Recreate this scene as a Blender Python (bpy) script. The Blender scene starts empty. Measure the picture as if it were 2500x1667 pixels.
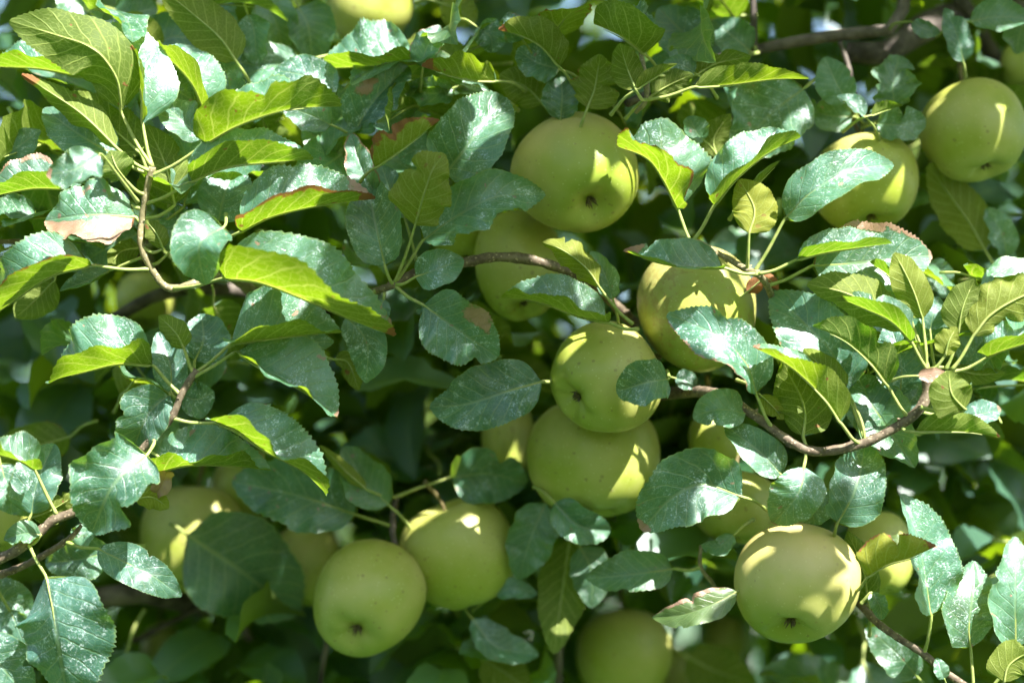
import bpy, math, random
import numpy as np
from mathutils import Vector

random.seed(7)
rng = np.random.default_rng(11)
scene = bpy.context.scene
COL = scene.collection

# ------------------------------------------------------------------ camera
CAM_Z = 1.75
PITCH = math.radians(8)
FOCUS = 1.30
LENS = 85.0
cam_data = bpy.data.cameras.new("camera")
cam_data.lens = LENS
cam_data.sensor_width = 36.0
cam_data.clip_start = 0.05
cam_data.clip_end = 500.0
cam_data.dof.use_dof = True
cam_data.dof.focus_distance = FOCUS - 0.005
cam_data.dof.aperture_fstop = 2.9
cam_data.dof.aperture_blades = 0
cam = bpy.data.objects.new("camera", cam_data)
cam.location = (0, 0, CAM_Z)
cam.rotation_euler = (math.radians(90) + PITCH, 0, 0)
COL.objects.link(cam)
scene.camera = cam

# ------------------------------------------------------------------ sky, sun, exposure
SUN_EL = math.radians(46)
SUN_AZ = math.radians(147)      # compass bearing the sun stands at: behind the camera, to the right
world = bpy.data.worlds.new("World")
scene.world = world
world.use_nodes = True
wn = world.node_tree
wn.nodes.clear()
sky = wn.nodes.new("ShaderNodeTexSky")
sky.sky_type = 'NISHITA'
sky.sun_disc = False
sky.sun_elevation = SUN_EL
sky.sun_rotation = SUN_AZ
bg = wn.nodes.new("ShaderNodeBackground")
bg.inputs['Strength'].default_value = 0.07
wo = wn.nodes.new("ShaderNodeOutputWorld")
wn.links.new(sky.outputs[0], bg.inputs[0])
wn.links.new(bg.outputs[0], wo.inputs[0])

sun_data = bpy.data.lights.new("sun", 'SUN')
sun_data.energy = 5.0
sun_data.angle = math.radians(0.5)
sun_data.color = (1.0, 0.98, 0.945)
sun = bpy.data.objects.new("sun", sun_data)
to_sun = Vector((math.sin(SUN_AZ) * math.cos(SUN_EL), math.cos(SUN_AZ) * math.cos(SUN_EL), math.sin(SUN_EL)))
sun.rotation_euler = to_sun.to_track_quat('Z', 'Y').to_euler()
sun.location = (0, -3, 8)
COL.objects.link(sun)

scene.view_settings.view_transform = 'Standard'
scene.view_settings.look = 'None'
scene.view_settings.gamma = 1.0
scene.view_settings.use_curve_mapping = False
scene.view_settings.exposure = 2.0
scene.cycles.use_denoising = True
scene.cycles.max_bounces = 5
scene.cycles.diffuse_bounces = 2
scene.cycles.glossy_bounces = 2
scene.cycles.transmission_bounces = 3
scene.cycles.use_adaptive_sampling = True
scene.cycles.adaptive_threshold = 0.03

# ------------------------------------------------------------------ geometry of the view, used to lay the tree out
CAM = np.array([0, 0, CAM_Z])
RIGHT = np.array([1.0, 0, 0])
FWD = np.array([0, math.cos(PITCH), math.sin(PITCH)])
UP = np.array([0, -math.sin(PITCH), math.cos(PITCH)])
KPX = 36.0 / LENS / 2500.0
TS = 700.0 / 1829.0

def P(sx, sy, d):
    """photo position (2500 x 1667) at depth d cm behind the focus distance -> a point in the orchard"""
    dist = FOCUS + d / 100.0
    k = dist * KPX
    return CAM + RIGHT * ((sx - 1250) * k) + UP * (-(sy - 833.5) * k) + FWD * dist

ORG = {}
for i, ox in enumerate((0, 600, 1200, 1800)):
    for j, oy in enumerate((0, 500, 1067)):
        ORG['%d%d' % (i, j)] = (ox, oy)

def PT(tile, p):
    ox, oy = ORG[tile]
    return P(ox + p[0] * TS, oy + p[1] * TS, p[2])

def norm(v):
    return v / (np.linalg.norm(v) + 1e-12)

def spline(pts, n):
    """Catmull-Rom through pts, n+1 samples, roughly even in length"""
    pts = np.asarray(pts, float)
    if len(pts) == 2:
        return pts[0] + (pts[1] - pts[0]) * np.linspace(0, 1, n + 1)[:, None]
    e = np.vstack([2 * pts[0] - pts[1], pts, 2 * pts[-1] - pts[-2]])
    out = []
    for i in range(len(pts) - 1):
        p0, p1, p2, p3 = e[i], e[i + 1], e[i + 2], e[i + 3]
        t = np.linspace(0, 1, 16, endpoint=False)[:, None]
        out.append(0.5 * (2 * p1 + (p2 - p0) * t + (2 * p0 - 5 * p1 + 4 * p2 - p3) * t ** 2 + (3 * p1 - p0 - 3 * p2 + p3) * t ** 3))
    c = np.vstack(out + [pts[-1:]])
    s = np.concatenate([[0], np.cumsum(np.linalg.norm(np.diff(c, axis=0), axis=1))])
    q = np.linspace(0, s[-1], n + 1)
    return np.stack([np.interp(q, s, c[:, k]) for k in range(3)], 1)

# ------------------------------------------------------------------ node helpers
def material(name):
    m = bpy.data.materials.new(name)
    m.use_nodes = True
    nt = m.node_tree
    nt.nodes.clear()
    return m, nt

class NB:
    def __init__(self, nt):
        self.nt = nt
    def n(self, t, **kw):
        nd = self.nt.nodes.new(t)
        for k, v in kw.items():
            setattr(nd, k, v)
        return nd
    def put(self, sock, val):
        if hasattr(val, 'is_output'):
            self.nt.links.new(val, sock)
        elif isinstance(val, (tuple, list)) and len(val) == 3 and sock.type == 'RGBA':
            sock.default_value = (*val, 1)
        else:
            sock.default_value = val
    def m(self, op, a, b=None, c=None, clamp=False):
        nd = self.n('ShaderNodeMath', operation=op, use_clamp=clamp)
        self.put(nd.inputs[0], a)
        if b is not None: self.put(nd.inputs[1], b)
        if c is not None: self.put(nd.inputs[2], c)
        return nd.outputs[0]
    def ss(self, x, lo, hi, a=0.0, b=1.0):
        nd = self.n('ShaderNodeMapRange', interpolation_type='SMOOTHSTEP')
        self.put(nd.inputs['Value'], x); self.put(nd.inputs['From Min'], lo); self.put(nd.inputs['From Max'], hi)
        self.put(nd.inputs['To Min'], a); self.put(nd.inputs['To Max'], b)
        return nd.outputs['Result']
    def mix(self, f, a, b):
        nd = self.n('ShaderNodeMix', data_type='RGBA')
        self.put(nd.inputs[0], f); self.put(nd.inputs[6], a); self.put(nd.inputs[7], b)
        return nd.outputs[2]
    def noise(self, vec, scale, detail=3.0, rough=0.55):
        nd = self.n('ShaderNodeTexNoise')
        if vec is not None: self.put(nd.inputs['Vector'], vec)
        nd.inputs['Scale'].default_value = scale; nd.inputs['Detail'].default_value = detail; nd.inputs['Roughness'].default_value = rough
        return nd.outputs['Fac']

# ------------------------------------------------------------------ leaf material
def make_leaf_material():
    mat, nt = material("apple_leaf")
    B = NB(nt)
    uv = B.n('ShaderNodeUVMap', uv_map='leaf_uv').outputs[0]
    sep = B.n('ShaderNodeSeparateXYZ'); B.put(sep.inputs[0], uv)
    u, v = sep.outputs[0], sep.outputs[1]
    at = B.n('ShaderNodeAttribute', attribute_name='leaf_data')
    sc = B.n('ShaderNodeSeparateColor'); B.put(sc.inputs[0], at.outputs['Color'])
    brown_m, rnd, yel = sc.outputs[0], sc.outputs[1], sc.outputs[2]
    dust = at.outputs['Alpha']
    geo = B.n('ShaderNodeNewGeometry')
    pos, back = geo.outputs['Position'], geo.outputs['Backfacing']
    vs = B.m('SUBTRACT', v, 0.5)
    vv = B.m('MULTIPLY', B.m('ABSOLUTE', vs), 2.0)
    wob = B.noise(pos, 90.0, 2.0)
    u0 = B.m('SUBTRACT', u, B.m('MULTIPLY', vv, 0.26))
    u0 = B.m('ADD', u0, B.m('MULTIPLY', B.m('MULTIPLY', vv, vv), 0.05))
    side = B.m('GREATER_THAN', v, 0.5)
    f = B.m('ADD', B.m('MULTIPLY', u0, 8.5), B.m('MULTIPLY', side, 0.45))
    f = B.m('ADD', f, B.m('MULTIPLY', wob, 0.5))
    fr = B.m('ABSOLUTE', B.m('SUBTRACT', B.m('FRACT', f), 0.5))
    lat = B.ss(fr, 0.0, 0.10, 1.0, 0.0)
    lat = B.m('MULTIPLY', lat, B.ss(vv, 0.75, 1.0, 1.0, 0.25))
    mid = B.ss(vv, 0.02, 0.075, 1.0, 0.0)
    comb = B.n('ShaderNodeCombineXYZ'); B.put(comb.inputs[0], B.m('MULTIPLY', u, 26.0)); B.put(comb.inputs[1], B.m('MULTIPLY', v, 17.0)); B.put(comb.inputs[2], B.m('MULTIPLY', rnd, 31.0))
    vor = B.n('ShaderNodeTexVoronoi', feature='DISTANCE_TO_EDGE'); B.put(vor.inputs['Vector'], comb.outputs[0]); vor.inputs['Scale'].default_value = 1.0
    net = B.ss(vor.outputs['Distance'], 0.0, 0.09, 1.0, 0.0)
    veins = B.m('MAXIMUM', B.m('MAXIMUM', mid, B.m('MULTIPLY', lat, 0.8)), B.m('MULTIPLY', net, 0.33))
    veins_u = B.m('MAXIMUM', B.m('MAXIMUM', mid, lat), B.m('MULTIPLY', net, 0.55))
    lo = B.noise(pos, 45.0, 3.0)
    md = B.noise(pos, 220.0, 4.0, 0.65)
    hi = B.noise(pos, 850.0, 3.0, 0.7)
    # upper face: deep green, a pale wax and spray film over it, sky reflection put into its teal tint, fine white specks
    up = B.mix(B.ss(B.m('ADD', lo, B.m('MULTIPLY', B.m('SUBTRACT', rnd, 0.5), 0.5)), 0.25, 0.75), (0.008, 0.068, 0.030), (0.030, 0.150, 0.040))
    up = B.mix(B.m('MULTIPLY', yel, 0.75), up, (0.20, 0.23, 0.03))
    up = B.mix(B.m('MULTIPLY', veins, 0.42), up, (0.20, 0.29, 0.09))
    film = B.m('MULTIPLY', dust, B.ss(B.m('ADD', B.m('MULTIPLY', lo, 0.55), B.m('MULTIPLY', md, 0.5)), 0.35, 0.72, 0.25, 1.0))
    up = B.mix(B.m('MULTIPLY', film, 0.36), up, (0.30, 0.60, 0.56))
    spk = B.ss(B.m('ADD', hi, B.m('MULTIPLY', B.m('SUBTRACT', md, 0.5), 0.7)), 0.56, 0.66)
    spk = B.m('MULTIPLY', spk, B.m('MULTIPLY', B.ss(dust, 0.15, 0.8), B.ss(B.noise(pos, 55.0, 2.0), 0.40, 0.62, 0.06, 1.0)))
    up = B.mix(B.m('MULTIPLY', spk, 0.85), up, (0.66, 0.76, 0.74))
    up = B.mix(B.m('MULTIPLY', B.ss(vv, 0.955, 0.99), 0.5), up, (0.24, 0.32, 0.07))  # pale margin: the edge's lit rim put into the colour
    # lower face: paler, matt, raised veins
    un = B.mix(lo, (0.065, 0.11, 0.018), (0.115, 0.155, 0.032))
    un = B.mix(B.m('MULTIPLY', yel, 0.7), un, (0.38, 0.36, 0.04))
    un = B.mix(B.m('MULTIPLY', veins_u, 0.75), un, (0.31, 0.37, 0.09))
    tr = B.mix(B.m('ADD', B.m('MULTIPLY', rnd, 0.5), B.m('MULTIPLY', yel, 0.6)), (0.17, 0.43, 0.005), (0.45, 0.56, 0.008))
    tr = B.mix(B.m('MULTIPLY', veins_u, 0.6), tr, (0.75, 0.80, 0.16))
    # scorched and dried patches
    bn = B.m('ADD', brown_m, B.m('MULTIPLY', B.m('SUBTRACT', B.noise(pos, 110.0, 4.0, 0.6), 0.5), 1.7))
    bmask = B.ss(bn, 0.50, 0.56)
    brim = B.m('MULTIPLY', B.ss(bn, 0.44, 0.50), B.m('SUBTRACT', 1.0, bmask))
    spot = B.ss(B.noise(pos, 170.0, 1.0), 0.735, 0.75)
    spot = B.m('MULTIPLY', spot, B.ss(rnd, 0.35, 0.5))
    bmask = B.m('MAXIMUM', bmask, B.m('MULTIPLY', spot, 0.85))
    dry = B.mix(md, (0.30, 0.15, 0.075), (0.58, 0.38, 0.27))
    dry_un = B.mix(md, (0.22, 0.085, 0.03), (0.36, 0.17, 0.07))
    up = B.mix(B.m('MULTIPLY', brim, 0.55), up, (0.16, 0.07, 0.02)); up = B.mix(bmask, up, dry)
    un = B.mix(B.m('MULTIPLY', brim, 0.7), un, (0.26, 0.10, 0.02)); un = B.mix(bmask, un, dry_un)
    tr = B.mix(B.m('MULTIPLY', brim, 0.7), tr, (0.5, 0.26, 0.01)); tr = B.mix(bmask, tr, (0.26, 0.12, 0.03))
    bump = B.n('ShaderNodeBump'); bump.inputs['Strength'].default_value = 0.55; bump.inputs['Distance'].default_value = 0.0006
    hgt = B.m('ADD', B.m('MULTIPLY', veins, -0.9), B.m('MULTIPLY', md, 0.35))
    B.put(bump.inputs['Height'], hgt)
    pu = B.n('ShaderNodeBsdfPrincipled'); B.put(pu.inputs['Base Color'], up)
    B.put(pu.inputs['Roughness'], B.ss(md, 0.3, 0.7, 0.28, 0.46)); pu.inputs['Specular IOR Level'].default_value = 0.8
    pu.inputs['Coat Weight'].default_value = 0.6; pu.inputs['Coat IOR'].default_value = 1.7
    B.put(pu.inputs['Coat Roughness'], B.ss(md, 0.3, 0.7, 0.40, 0.56))
    B.put(pu.inputs['Normal'], bump.outputs[0])
    pd = B.n('ShaderNodeBsdfPrincipled'); B.put(pd.inputs['Base Color'], un)
    pd.inputs['Roughness'].default_value = 0.62; pd.inputs['Specular IOR Level'].default_value = 0.28
    B.put(pd.inputs['Normal'], bump.outputs[0])
    ms = B.n('ShaderNodeMixShader'); B.put(ms.inputs[0], back); B.put(ms.inputs[1], pu.outputs[0]); B.put(ms.inputs[2], pd.outputs[0])
    tl = B.n('ShaderNodeBsdfTranslucent'); B.put(tl.inputs['Color'], tr)
    m2 = B.n('ShaderNodeMixShader'); m2.inputs[0].default_value = 0.35; B.put(m2.inputs[1], ms.outputs[0]); B.put(m2.inputs[2], tl.outputs[0])
    out = B.n('ShaderNodeOutputMaterial'); B.put(out.inputs[0], m2.outputs[0])
    return mat

def make_simple(name, c0, c1, scale, rough=0.7, bump=0.3, bdist=0.001, spec=0.35, dots=None, vecscale=None):
    mat, nt = material(name)
    B = NB(nt)
    pos = B.n('ShaderNodeNewGeometry').outputs['Position']
    a = B.noise(pos, scale, 5.0, 0.6)
    col = B.mix(B.ss(a, 0.3, 0.7), c0, c1)
    if dots:
        vo = B.n('ShaderNodeTexVoronoi', feature='F1'); B.put(vo.inputs['Vector'], pos); vo.inputs['Scale'].default_value = dots[0]
        col = B.mix(B.m('MULTIPLY', B.ss(vo.outputs['Distance'], 0.18, 0.3, 1.0, 0.0), 0.8), col, dots[1])
    p = B.n('ShaderNodeBsdfPrincipled'); B.put(p.inputs['Base Color'], col)
    p.inputs['Roughness'].default_value = rough; p.inputs['Specular IOR Level'].default_value = spec
    b = B.n('ShaderNodeBump'); b.inputs['Strength'].default_value = bump; b.inputs['Distance'].default_value = bdist
    B.put(b.inputs['Height'], a); B.put(p.inputs['Normal'], b.outputs[0])
    o = B.n('ShaderNodeOutputMaterial'); B.put(o.inputs[0], p.outputs[0])
    return mat

def make_apple_material():
    mat, nt = material("apple_skin")
    B = NB(nt)
    tc = B.n('ShaderNodeTexCoord').outputs['Object']
    info = B.n('ShaderNodeObjectInfo')
    add = B.n('ShaderNodeVectorMath', operation='ADD'); B.put(add.inputs[0], tc); B.put(add.inputs[1], info.outputs['Location'])
    vec = add.outputs[0]
    sep = B.n('ShaderNodeSeparateXYZ'); B.put(sep.inputs[0], tc)
    hz = B.m('DIVIDE', sep.outputs[2], 0.035)          # -1 calyx .. 1 stalk
    lo = B.noise(vec, 28.0, 3.0); md = B.noise(vec, 120.0, 4.0, 0.6); hi = B.noise(vec, 700.0, 2.0)
    col = B.mix(B.ss(lo, 0.3, 0.7), (0.28, 0.33, 0.034), (0.39, 0.385, 0.085))
    col = B.mix(B.ss(B.m('ADD', hz, B.m('MULTIPLY', B.m('SUBTRACT', lo, 0.5), 1.2)), -0.2, 1.0, 0.0, 0.55), col, (0.54, 0.47, 0.15))
    col = B.mix(B.m('MULTIPLY', B.ss(info.outputs['Random'], 0.0, 1.0), 0.35), col, (0.25, 0.34, 0.02))
    col = B.mix(B.m('MULTIPLY', B.ss(hz, -0.62, -0.95), 0.6), col, (0.20, 0.30, 0.04))
    # faint streaks, russet smears, dots
    vo = B.n('ShaderNodeTexVoronoi', feature='F1'); B.put(vo.inputs['Vector'], vec); vo.inputs['Scale'].default_value = 190.0; vo.inputs['Randomness'].default_value = 1.0
    dsz = B.m('MULTIPLY', B.ss(md, 0.35, 0.7), 0.25)
    dot = B.m('LESS_THAN', vo.outputs['Distance'], dsz)
    col = B.mix(B.m('MULTIPLY', dot, 0.62), col, (0.17, 0.15, 0.03))
    vo2 = B.n('ShaderNodeTexVoronoi', feature='F1'); B.put(vo2.inputs['Vector'], vec); vo2.inputs['Scale'].default_value = 330.0
    col = B.mix(B.m('MULTIPLY', B.ss(vo2.outputs['Distance'], 0.08, 0.2, 1.0, 0.0), 0.3), col, (0.70, 0.72, 0.36))
    ra = B.n('ShaderNodeAttribute', attribute_name='russet', attribute_type='OBJECT').outputs['Fac']
    wa = B.n('ShaderNodeAttribute', attribute_name='warmth', attribute_type='OBJECT').outputs['Fac']
    thr = B.m('SUBTRACT', 1.02, B.m('MULTIPLY', ra, 0.16))
    fine = B.noise(vec, 260.0, 5.0, 0.7)
    rus = B.ss(B.m('ADD', B.m('MULTIPLY', fine, 0.95), B.m('MULTIPLY', lo, 0.6)), thr, B.m('ADD', thr, 0.12), 0.0, 0.6)
    col = B.mix(B.m('MULTIPLY', wa, B.ss(B.m('ADD', hz, B.m('MULTIPLY', lo, 0.8)), -0.5, 0.9)), col, (0.60, 0.45, 0.19))
    col = B.mix(rus, col, (0.30, 0.22, 0.04))
    blo = B.m('MULTIPLY', B.ss(lo, 0.3, 0.8), 0.12)
    col = B.mix(blo, col, (0.66, 0.66, 0.44))
    p = B.n('ShaderNodeBsdfPrincipled'); B.put(p.inputs['Base Color'], col)
    B.put(p.inputs['Roughness'], B.ss(md, 0.3, 0.7, 0.36, 0.5)); p.inputs['Specular IOR Level'].default_value = 0.4
    p.inputs['Coat Weight'].default_value = 0.12; p.inputs['Coat IOR'].default_value = 1.6; p.inputs['Coat Roughness'].default_value = 0.5
    b = B.n('ShaderNodeBump'); b.inputs['Strength'].default_value = 0.12; b.inputs['Distance'].default_value = 0.0008
    B.put(b.inputs['Height'], B.m('ADD', md, B.m('MULTIPLY', hi, 0.25))); B.put(p.inputs['Normal'], b.outputs[0])
    o = B.n('ShaderNodeOutputMaterial'); B.put(o.inputs[0], p.outputs[0])
    return mat

def make_far_leaf_material():
    mat, nt = material("apple_leaf_in_the_depth")
    B = NB(nt)
    uv = B.n('ShaderNodeUVMap', uv_map='leaf_uv').outputs[0]
    sep = B.n('ShaderNodeSeparateXYZ'); B.put(sep.inputs[0], uv)
    at = B.n('ShaderNodeAttribute', attribute_name='leaf_data')
    sc = B.n('ShaderNodeSeparateColor'); B.put(sc.inputs[0], at.outputs['Color'])
    rnd, yel, dust = sc.outputs[1], sc.outputs[2], at.outputs['Alpha']
    geo = B.n('ShaderNodeNewGeometry')
    vv = B.m('MULTIPLY', B.m('ABSOLUTE', B.m('SUBTRACT', sep.outputs[1], 0.5)), 2.0)
    mid = B.ss(vv, 0.02, 0.09, 1.0, 0.0)
    up = B.mix(rnd, (0.008, 0.055, 0.03), (0.028, 0.12, 0.036))
    up = B.mix(B.m('MULTIPLY', dust, 0.16), up, (0.38, 0.58, 0.55))  # film kept thin: shade on background leaves put into the colour
    up = B.mix(B.m('MULTIPLY', mid, 0.4), up, (0.20, 0.29, 0.09))
    un = B.mix(rnd, (0.085, 0.135, 0.03), (0.145, 0.195, 0.055))
    tr = B.mix(B.m('ADD', B.m('MULTIPLY', rnd, 0.5), B.m('MULTIPLY', yel, 0.6)), (0.20, 0.42, 0.006), (0.48, 0.54, 0.01))
    pu = B.n('ShaderNodeBsdfPrincipled'); B.put(pu.inputs['Base Color'], up); pu.inputs['Roughness'].default_value = 0.42; pu.inputs['Specular IOR Level'].default_value = 1.0
    pu.inputs['Coat Weight'].default_value = 0.35; pu.inputs['Coat IOR'].default_value = 1.7; pu.inputs['Coat Roughness'].default_value = 0.48
    pd = B.n('ShaderNodeBsdfDiffuse'); B.put(pd.inputs['Color'], un)
    ms = B.n('ShaderNodeMixShader'); B.put(ms.inputs[0], geo.outputs['Backfacing']); B.put(ms.inputs[1], pu.outputs[0]); B.put(ms.inputs[2], pd.outputs[0])
    tl = B.n('ShaderNodeBsdfTranslucent'); B.put(tl.inputs['Color'], tr)
    m2 = B.n('ShaderNodeMixShader'); m2.inputs[0].default_value = 0.36; B.put(m2.inputs[1], ms.outputs[0]); B.put(m2.inputs[2], tl.outputs[0])
    out = B.n('ShaderNodeOutputMaterial'); B.put(out.inputs[0], m2.outputs[0])
    return mat

M_LEAF = make_leaf_material()
M_LEAF_FAR = make_far_leaf_material()
M_PET = make_simple("leaf_stalk", (0.24, 0.32, 0.07), (0.36, 0.38, 0.13), 300, 0.55, 0.15)
M_TWIG = make_simple("young_bark", (0.085, 0.06, 0.038), (0.21, 0.165, 0.11), 260, 0.65, 0.5, 0.0008, dots=(420, (0.40, 0.30, 0.20)))
M_SHOOT = make_simple("green_shoot_bark", (0.15, 0.13, 0.06), (0.27, 0.23, 0.12), 300, 0.6, 0.4, 0.0006, dots=(500, (0.42, 0.36, 0.26)))
M_BARK = make_simple("old_bark", (0.045, 0.036, 0.03), (0.17, 0.14, 0.115), 70, 0.85, 0.9, 0.004)
M_APPLE = make_apple_material()
M_STALK = make_simple("fruit_stalk", (0.10, 0.07, 0.03), (0.22, 0.18, 0.07), 500, 0.7, 0.3)
M_CALYX = make_simple("dry_calyx", (0.08, 0.065, 0.035), (0.2, 0.16, 0.09), 600, 0.8, 0.4)
M_GRASS = make_simple("orchard_grass", (0.02, 0.06, 0.01), (0.06, 0.11, 0.02), 6, 0.9, 0.6, 0.02)

# ------------------------------------------------------------------ mesh helpers
def link(name, data, parent=None, loc=None, ploc=None):
    o = bpy.data.objects.new(name, data)
    COL.objects.link(o)
    loc = np.zeros(3) if loc is None else np.asarray(loc, float)
    o['_w'] = [float(x) for x in loc]
    if parent is not None:
        o.parent = parent
        loc = loc - np.array(parent['_w'])
    o.location = [float(x) for x in loc]
    return o

def mesh_np(name, verts, quads, mats, smooth=True, mat_idx=None, uv=None, data=None):
    me = bpy.data.meshes.new(name)
    verts = np.asarray(verts, np.float32); quads = np.asarray(quads, np.int32)
    nq = len(quads)
    me.vertices.add(len(verts)); me.vertices.foreach_set('co', verts.ravel())
    me.loops.add(nq * 4); me.loops.foreach_set('vertex_index', quads.ravel())
    me.polygons.add(nq); me.polygons.foreach_set('loop_start', np.arange(0, nq * 4, 4, dtype=np.int32))
    for m in mats: me.materials.append(m)
    if mat_idx is not None: me.polygons.foreach_set('material_index', np.asarray(mat_idx, np.int32))
    me.polygons.foreach_set('use_smooth', np.full(nq, smooth))
    if uv is not None:
        l = me.uv_layers.new(name='leaf_uv'); l.data.foreach_set('uv', np.asarray(uv, np.float32)[quads.ravel()].ravel())
    if data is not None:
        a = me.color_attributes.new('leaf_data', 'FLOAT_COLOR', 'POINT'); a.data.foreach_set('color', np.asarray(data, np.float32).ravel())
    me.update(calc_edges=True)
    me.validate()
    return me

def tube(pts, radii, seg=8, n=None, bumps=0.0):
    """a tapered tube along a spline: verts, quads (closed with collapsed end rings)"""
    n = n or max(6, 5 * (len(pts) - 1))
    c = spline(pts, n)
    rr = np.interp(np.linspace(0, 1, n + 1), np.linspace(0, 1, len(radii)), radii)
    if bumps: rr = rr * (1 + bumps * rng.normal(size=n + 1))
    t = np.gradient(c, axis=0); t /= np.linalg.norm(t, axis=1)[:, None] + 1e-12
    ref = np.array([0.3, 0.5, 0.81]); vs = []
    x = norm(np.cross(t[0], ref))
    for i in range(n + 1):
        x = norm(x - t[i] * np.dot(x, t[i])); y = np.cross(t[i], x)
        an = np.linspace(0, 2 * math.pi, seg, endpoint=False)
        vs.append(c[i] + rr[i] * (np.cos(an)[:, None] * x + np.sin(an)[:, None] * y))
    vs.insert(0, np.repeat(c[:1], seg, 0)); vs.append(np.repeat(c[-1:], seg, 0))
    v = np.vstack(vs); q = []
    for i in range(n + 2):
        for k in range(seg):
            q.append((i * seg + k, i * seg + (k + 1) % seg, (i + 1) * seg + (k + 1) % seg, (i + 1) * seg + k))
    return v, np.array(q)

def prof(u):
    return (np.maximum(u, 0) ** 0.5) * (np.maximum(1 - u, 0) ** 0.78) / 0.4262

def leaf_grid(mid, S, N, w, a, b, nu, nv, tw=(0, 0), ca=None, cb=None, wave=None, teeth=True, R=random, quilt=1.0):
    """blade along the midrib curve mid (nu+1 points); half a leaves it at angle a, half b at angle b in the S,N frame
    (degrees); the upper face looks into the sector a..b"""
    nh = nv // 2
    u = np.linspace(0, 1, nu + 1)
    T = np.gradient(mid, axis=0); T /= np.linalg.norm(T, axis=1)[:, None] + 1e-12
    wid = w * prof(u)
    wid[0] = w * 0.02; wid[-1] = w * 0.004; wid0 = wid
    length = np.linalg.norm(np.diff(mid, axis=0), axis=1).sum()
    ca = R.uniform(-25, 48) if ca is None else ca
    cb = R.uniform(-25, 48) if cb is None else cb
    wave = R.uniform(0.06, 0.17) if wave is None else wave
    grid = np.zeros((nu + 1, nv + 1, 3)); nh_s = np.linspace(0, 1, nh + 1)
    for sgn, ang, twi, cu in ((-1, a, tw[0], ca), (1, b, tw[1], cb)):
        ph, fq = R.uniform(0, 6.28), R.uniform(1.2, 2.8)
        ph2 = R.uniform(0, 6.28)
        th0 = np.radians(ang + twi * (u - 0.5) * 2)
        inward = 1 if sgn < 0 else -1
        wid = wid0 * R.uniform(0.86, 1.06) * (1 + 0.035 * np.sin(6.28 * R.uniform(1.5, 3.5) * u + ph2))
        if R.random() < 0.16:               # a bite or tear in the margin
            wid = wid * (1 - R.uniform(.2, .5) * np.exp(-((u - R.uniform(.3, .85)) / R.uniform(.025, .06)) ** 2))
        pos = mid.copy(); grid[:, nh] = mid
        for k in range(1, nh + 1):
            sm = (nh_s[k] + nh_s[k - 1]) / 2
            th = th0 + inward * math.radians(cu) * (sm - 0.5) * 1.6
            step = wid / nh
            pos = pos + (step * np.cos(th))[:, None] * S + (step * np.sin(th))[:, None] * N
            s = nh_s[k]
            nrm = (np.cos(th + inward * math.pi / 2))[:, None] * S + (np.sin(th + inward * math.pi / 2))[:, None] * N
            dsp = wave * w * s * s * (np.sin(6.28 * fq * u + ph) + 0.45 * np.sin(6.28 * fq * 2.3 * u + ph2)) * np.minimum(1, wid / w * 1.3)
            f = (u - 0.26 * s + 0.05 * s * s) * 8.5 + (0.45 if sgn > 0 else 0) + 0.25
            dsp = dsp + quilt * 0.016 * w * np.abs(np.cos(math.pi * (f - 0.5) + math.pi / 2)) * min(1, 3 * s) * (1 - 0.5 * s) * np.minimum(1, wid / w * 1.5)
            p = pos + nrm * dsp[:, None]
            # veins sweep forward towards the margin
            p = p + T * (length * 0.03 * s * s * (1 - u))[:, None]
            if teeth and k == nh:
                z = (np.arange(nu + 1) % 2) * 1.0
                out = (np.cos(th))[:, None] * S + (np.sin(th))[:, None] * N
                amp = 0.034 * w * R.uniform(0.6, 1.2)
                jit = 1 + 0.7 * np.array([R.uniform(-1, 1) for _ in range(nu + 1)])
                p = p + out * (amp * z * jit * np.minimum(1, 2 * wid / w))[:, None] + T * (0.010 * length * z)[:, None]
            grid[:, nh + sgn * k] = p
    uvg = np.stack(np.meshgrid(u, np.linspace(0, 1, nv + 1), indexing='ij'), -1)
    idx = np.arange((nu + 1) * (nv + 1)).reshape(nu + 1, nv + 1)
    q = np.stack([idx[:-1, :-1], idx[1:, :-1], idx[1:, 1:], idx[:-1, 1:]], -1).reshape(-1, 4)
    # front of the faces = upper side
    i, j = nu // 2, nh
    am = math.radians((a + b) / 2)
    upv = math.cos(am) * S[i] + math.sin(am) * N[i]
    e1 = grid[i + 1, j] - grid[i, j]; e2 = grid[i, j + 1] - grid[i, j - 1]
    if abs((b - a) % 360 - 180) > 120:
        e2 = grid[i, j + 1] - grid[i, j]
    if np.dot(np.cross(e1, e2), upv) < 0:
        q = q[:, ::-1]
    return grid.reshape(-1, 3), q, uvg.reshape(-1, 2), u

def brown_mask(uv, br):
    u = uv[:, 0]; v = (uv[:, 1] - 0.5) * 2
    s = lambda x, lo, hi: np.clip((x - lo) / (hi - lo), 0, 1)
    m = np.zeros(len(u))
    for b in (br or '').split():
        k, _, amt = b.partition(':'); amt = float(amt or 1)
        if k == 'tip': x = s(u, 1 - 0.35 * amt, 1.0)
        elif k == 'A': x = s(-v, 1 - 0.55 * amt, 1.1)
        elif k == 'B': x = s(v, 1 - 0.55 * amt, 1.1)
        elif k == 'halfA': x = s(-v, 0.0, 0.35) * amt
        elif k == 'halfB': x = s(v, 0.0, 0.35) * amt
        elif k == 'edge': x = s(np.abs(v), 1 - 0.3 * amt, 1.15)
        elif k == 'spotA': x = 0.25 + amt - np.hypot((u - 0.55) / 0.22, (v + 0.75) / 0.5) * 0.6
        elif k == 'spotB': x = 0.25 + amt - np.hypot((u - 0.55) / 0.22, (v - 0.75) / 0.5) * 0.6
        elif k == 'all': x = np.full(len(u), amt)
        m = np.maximum(m, x)
    return m

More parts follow.
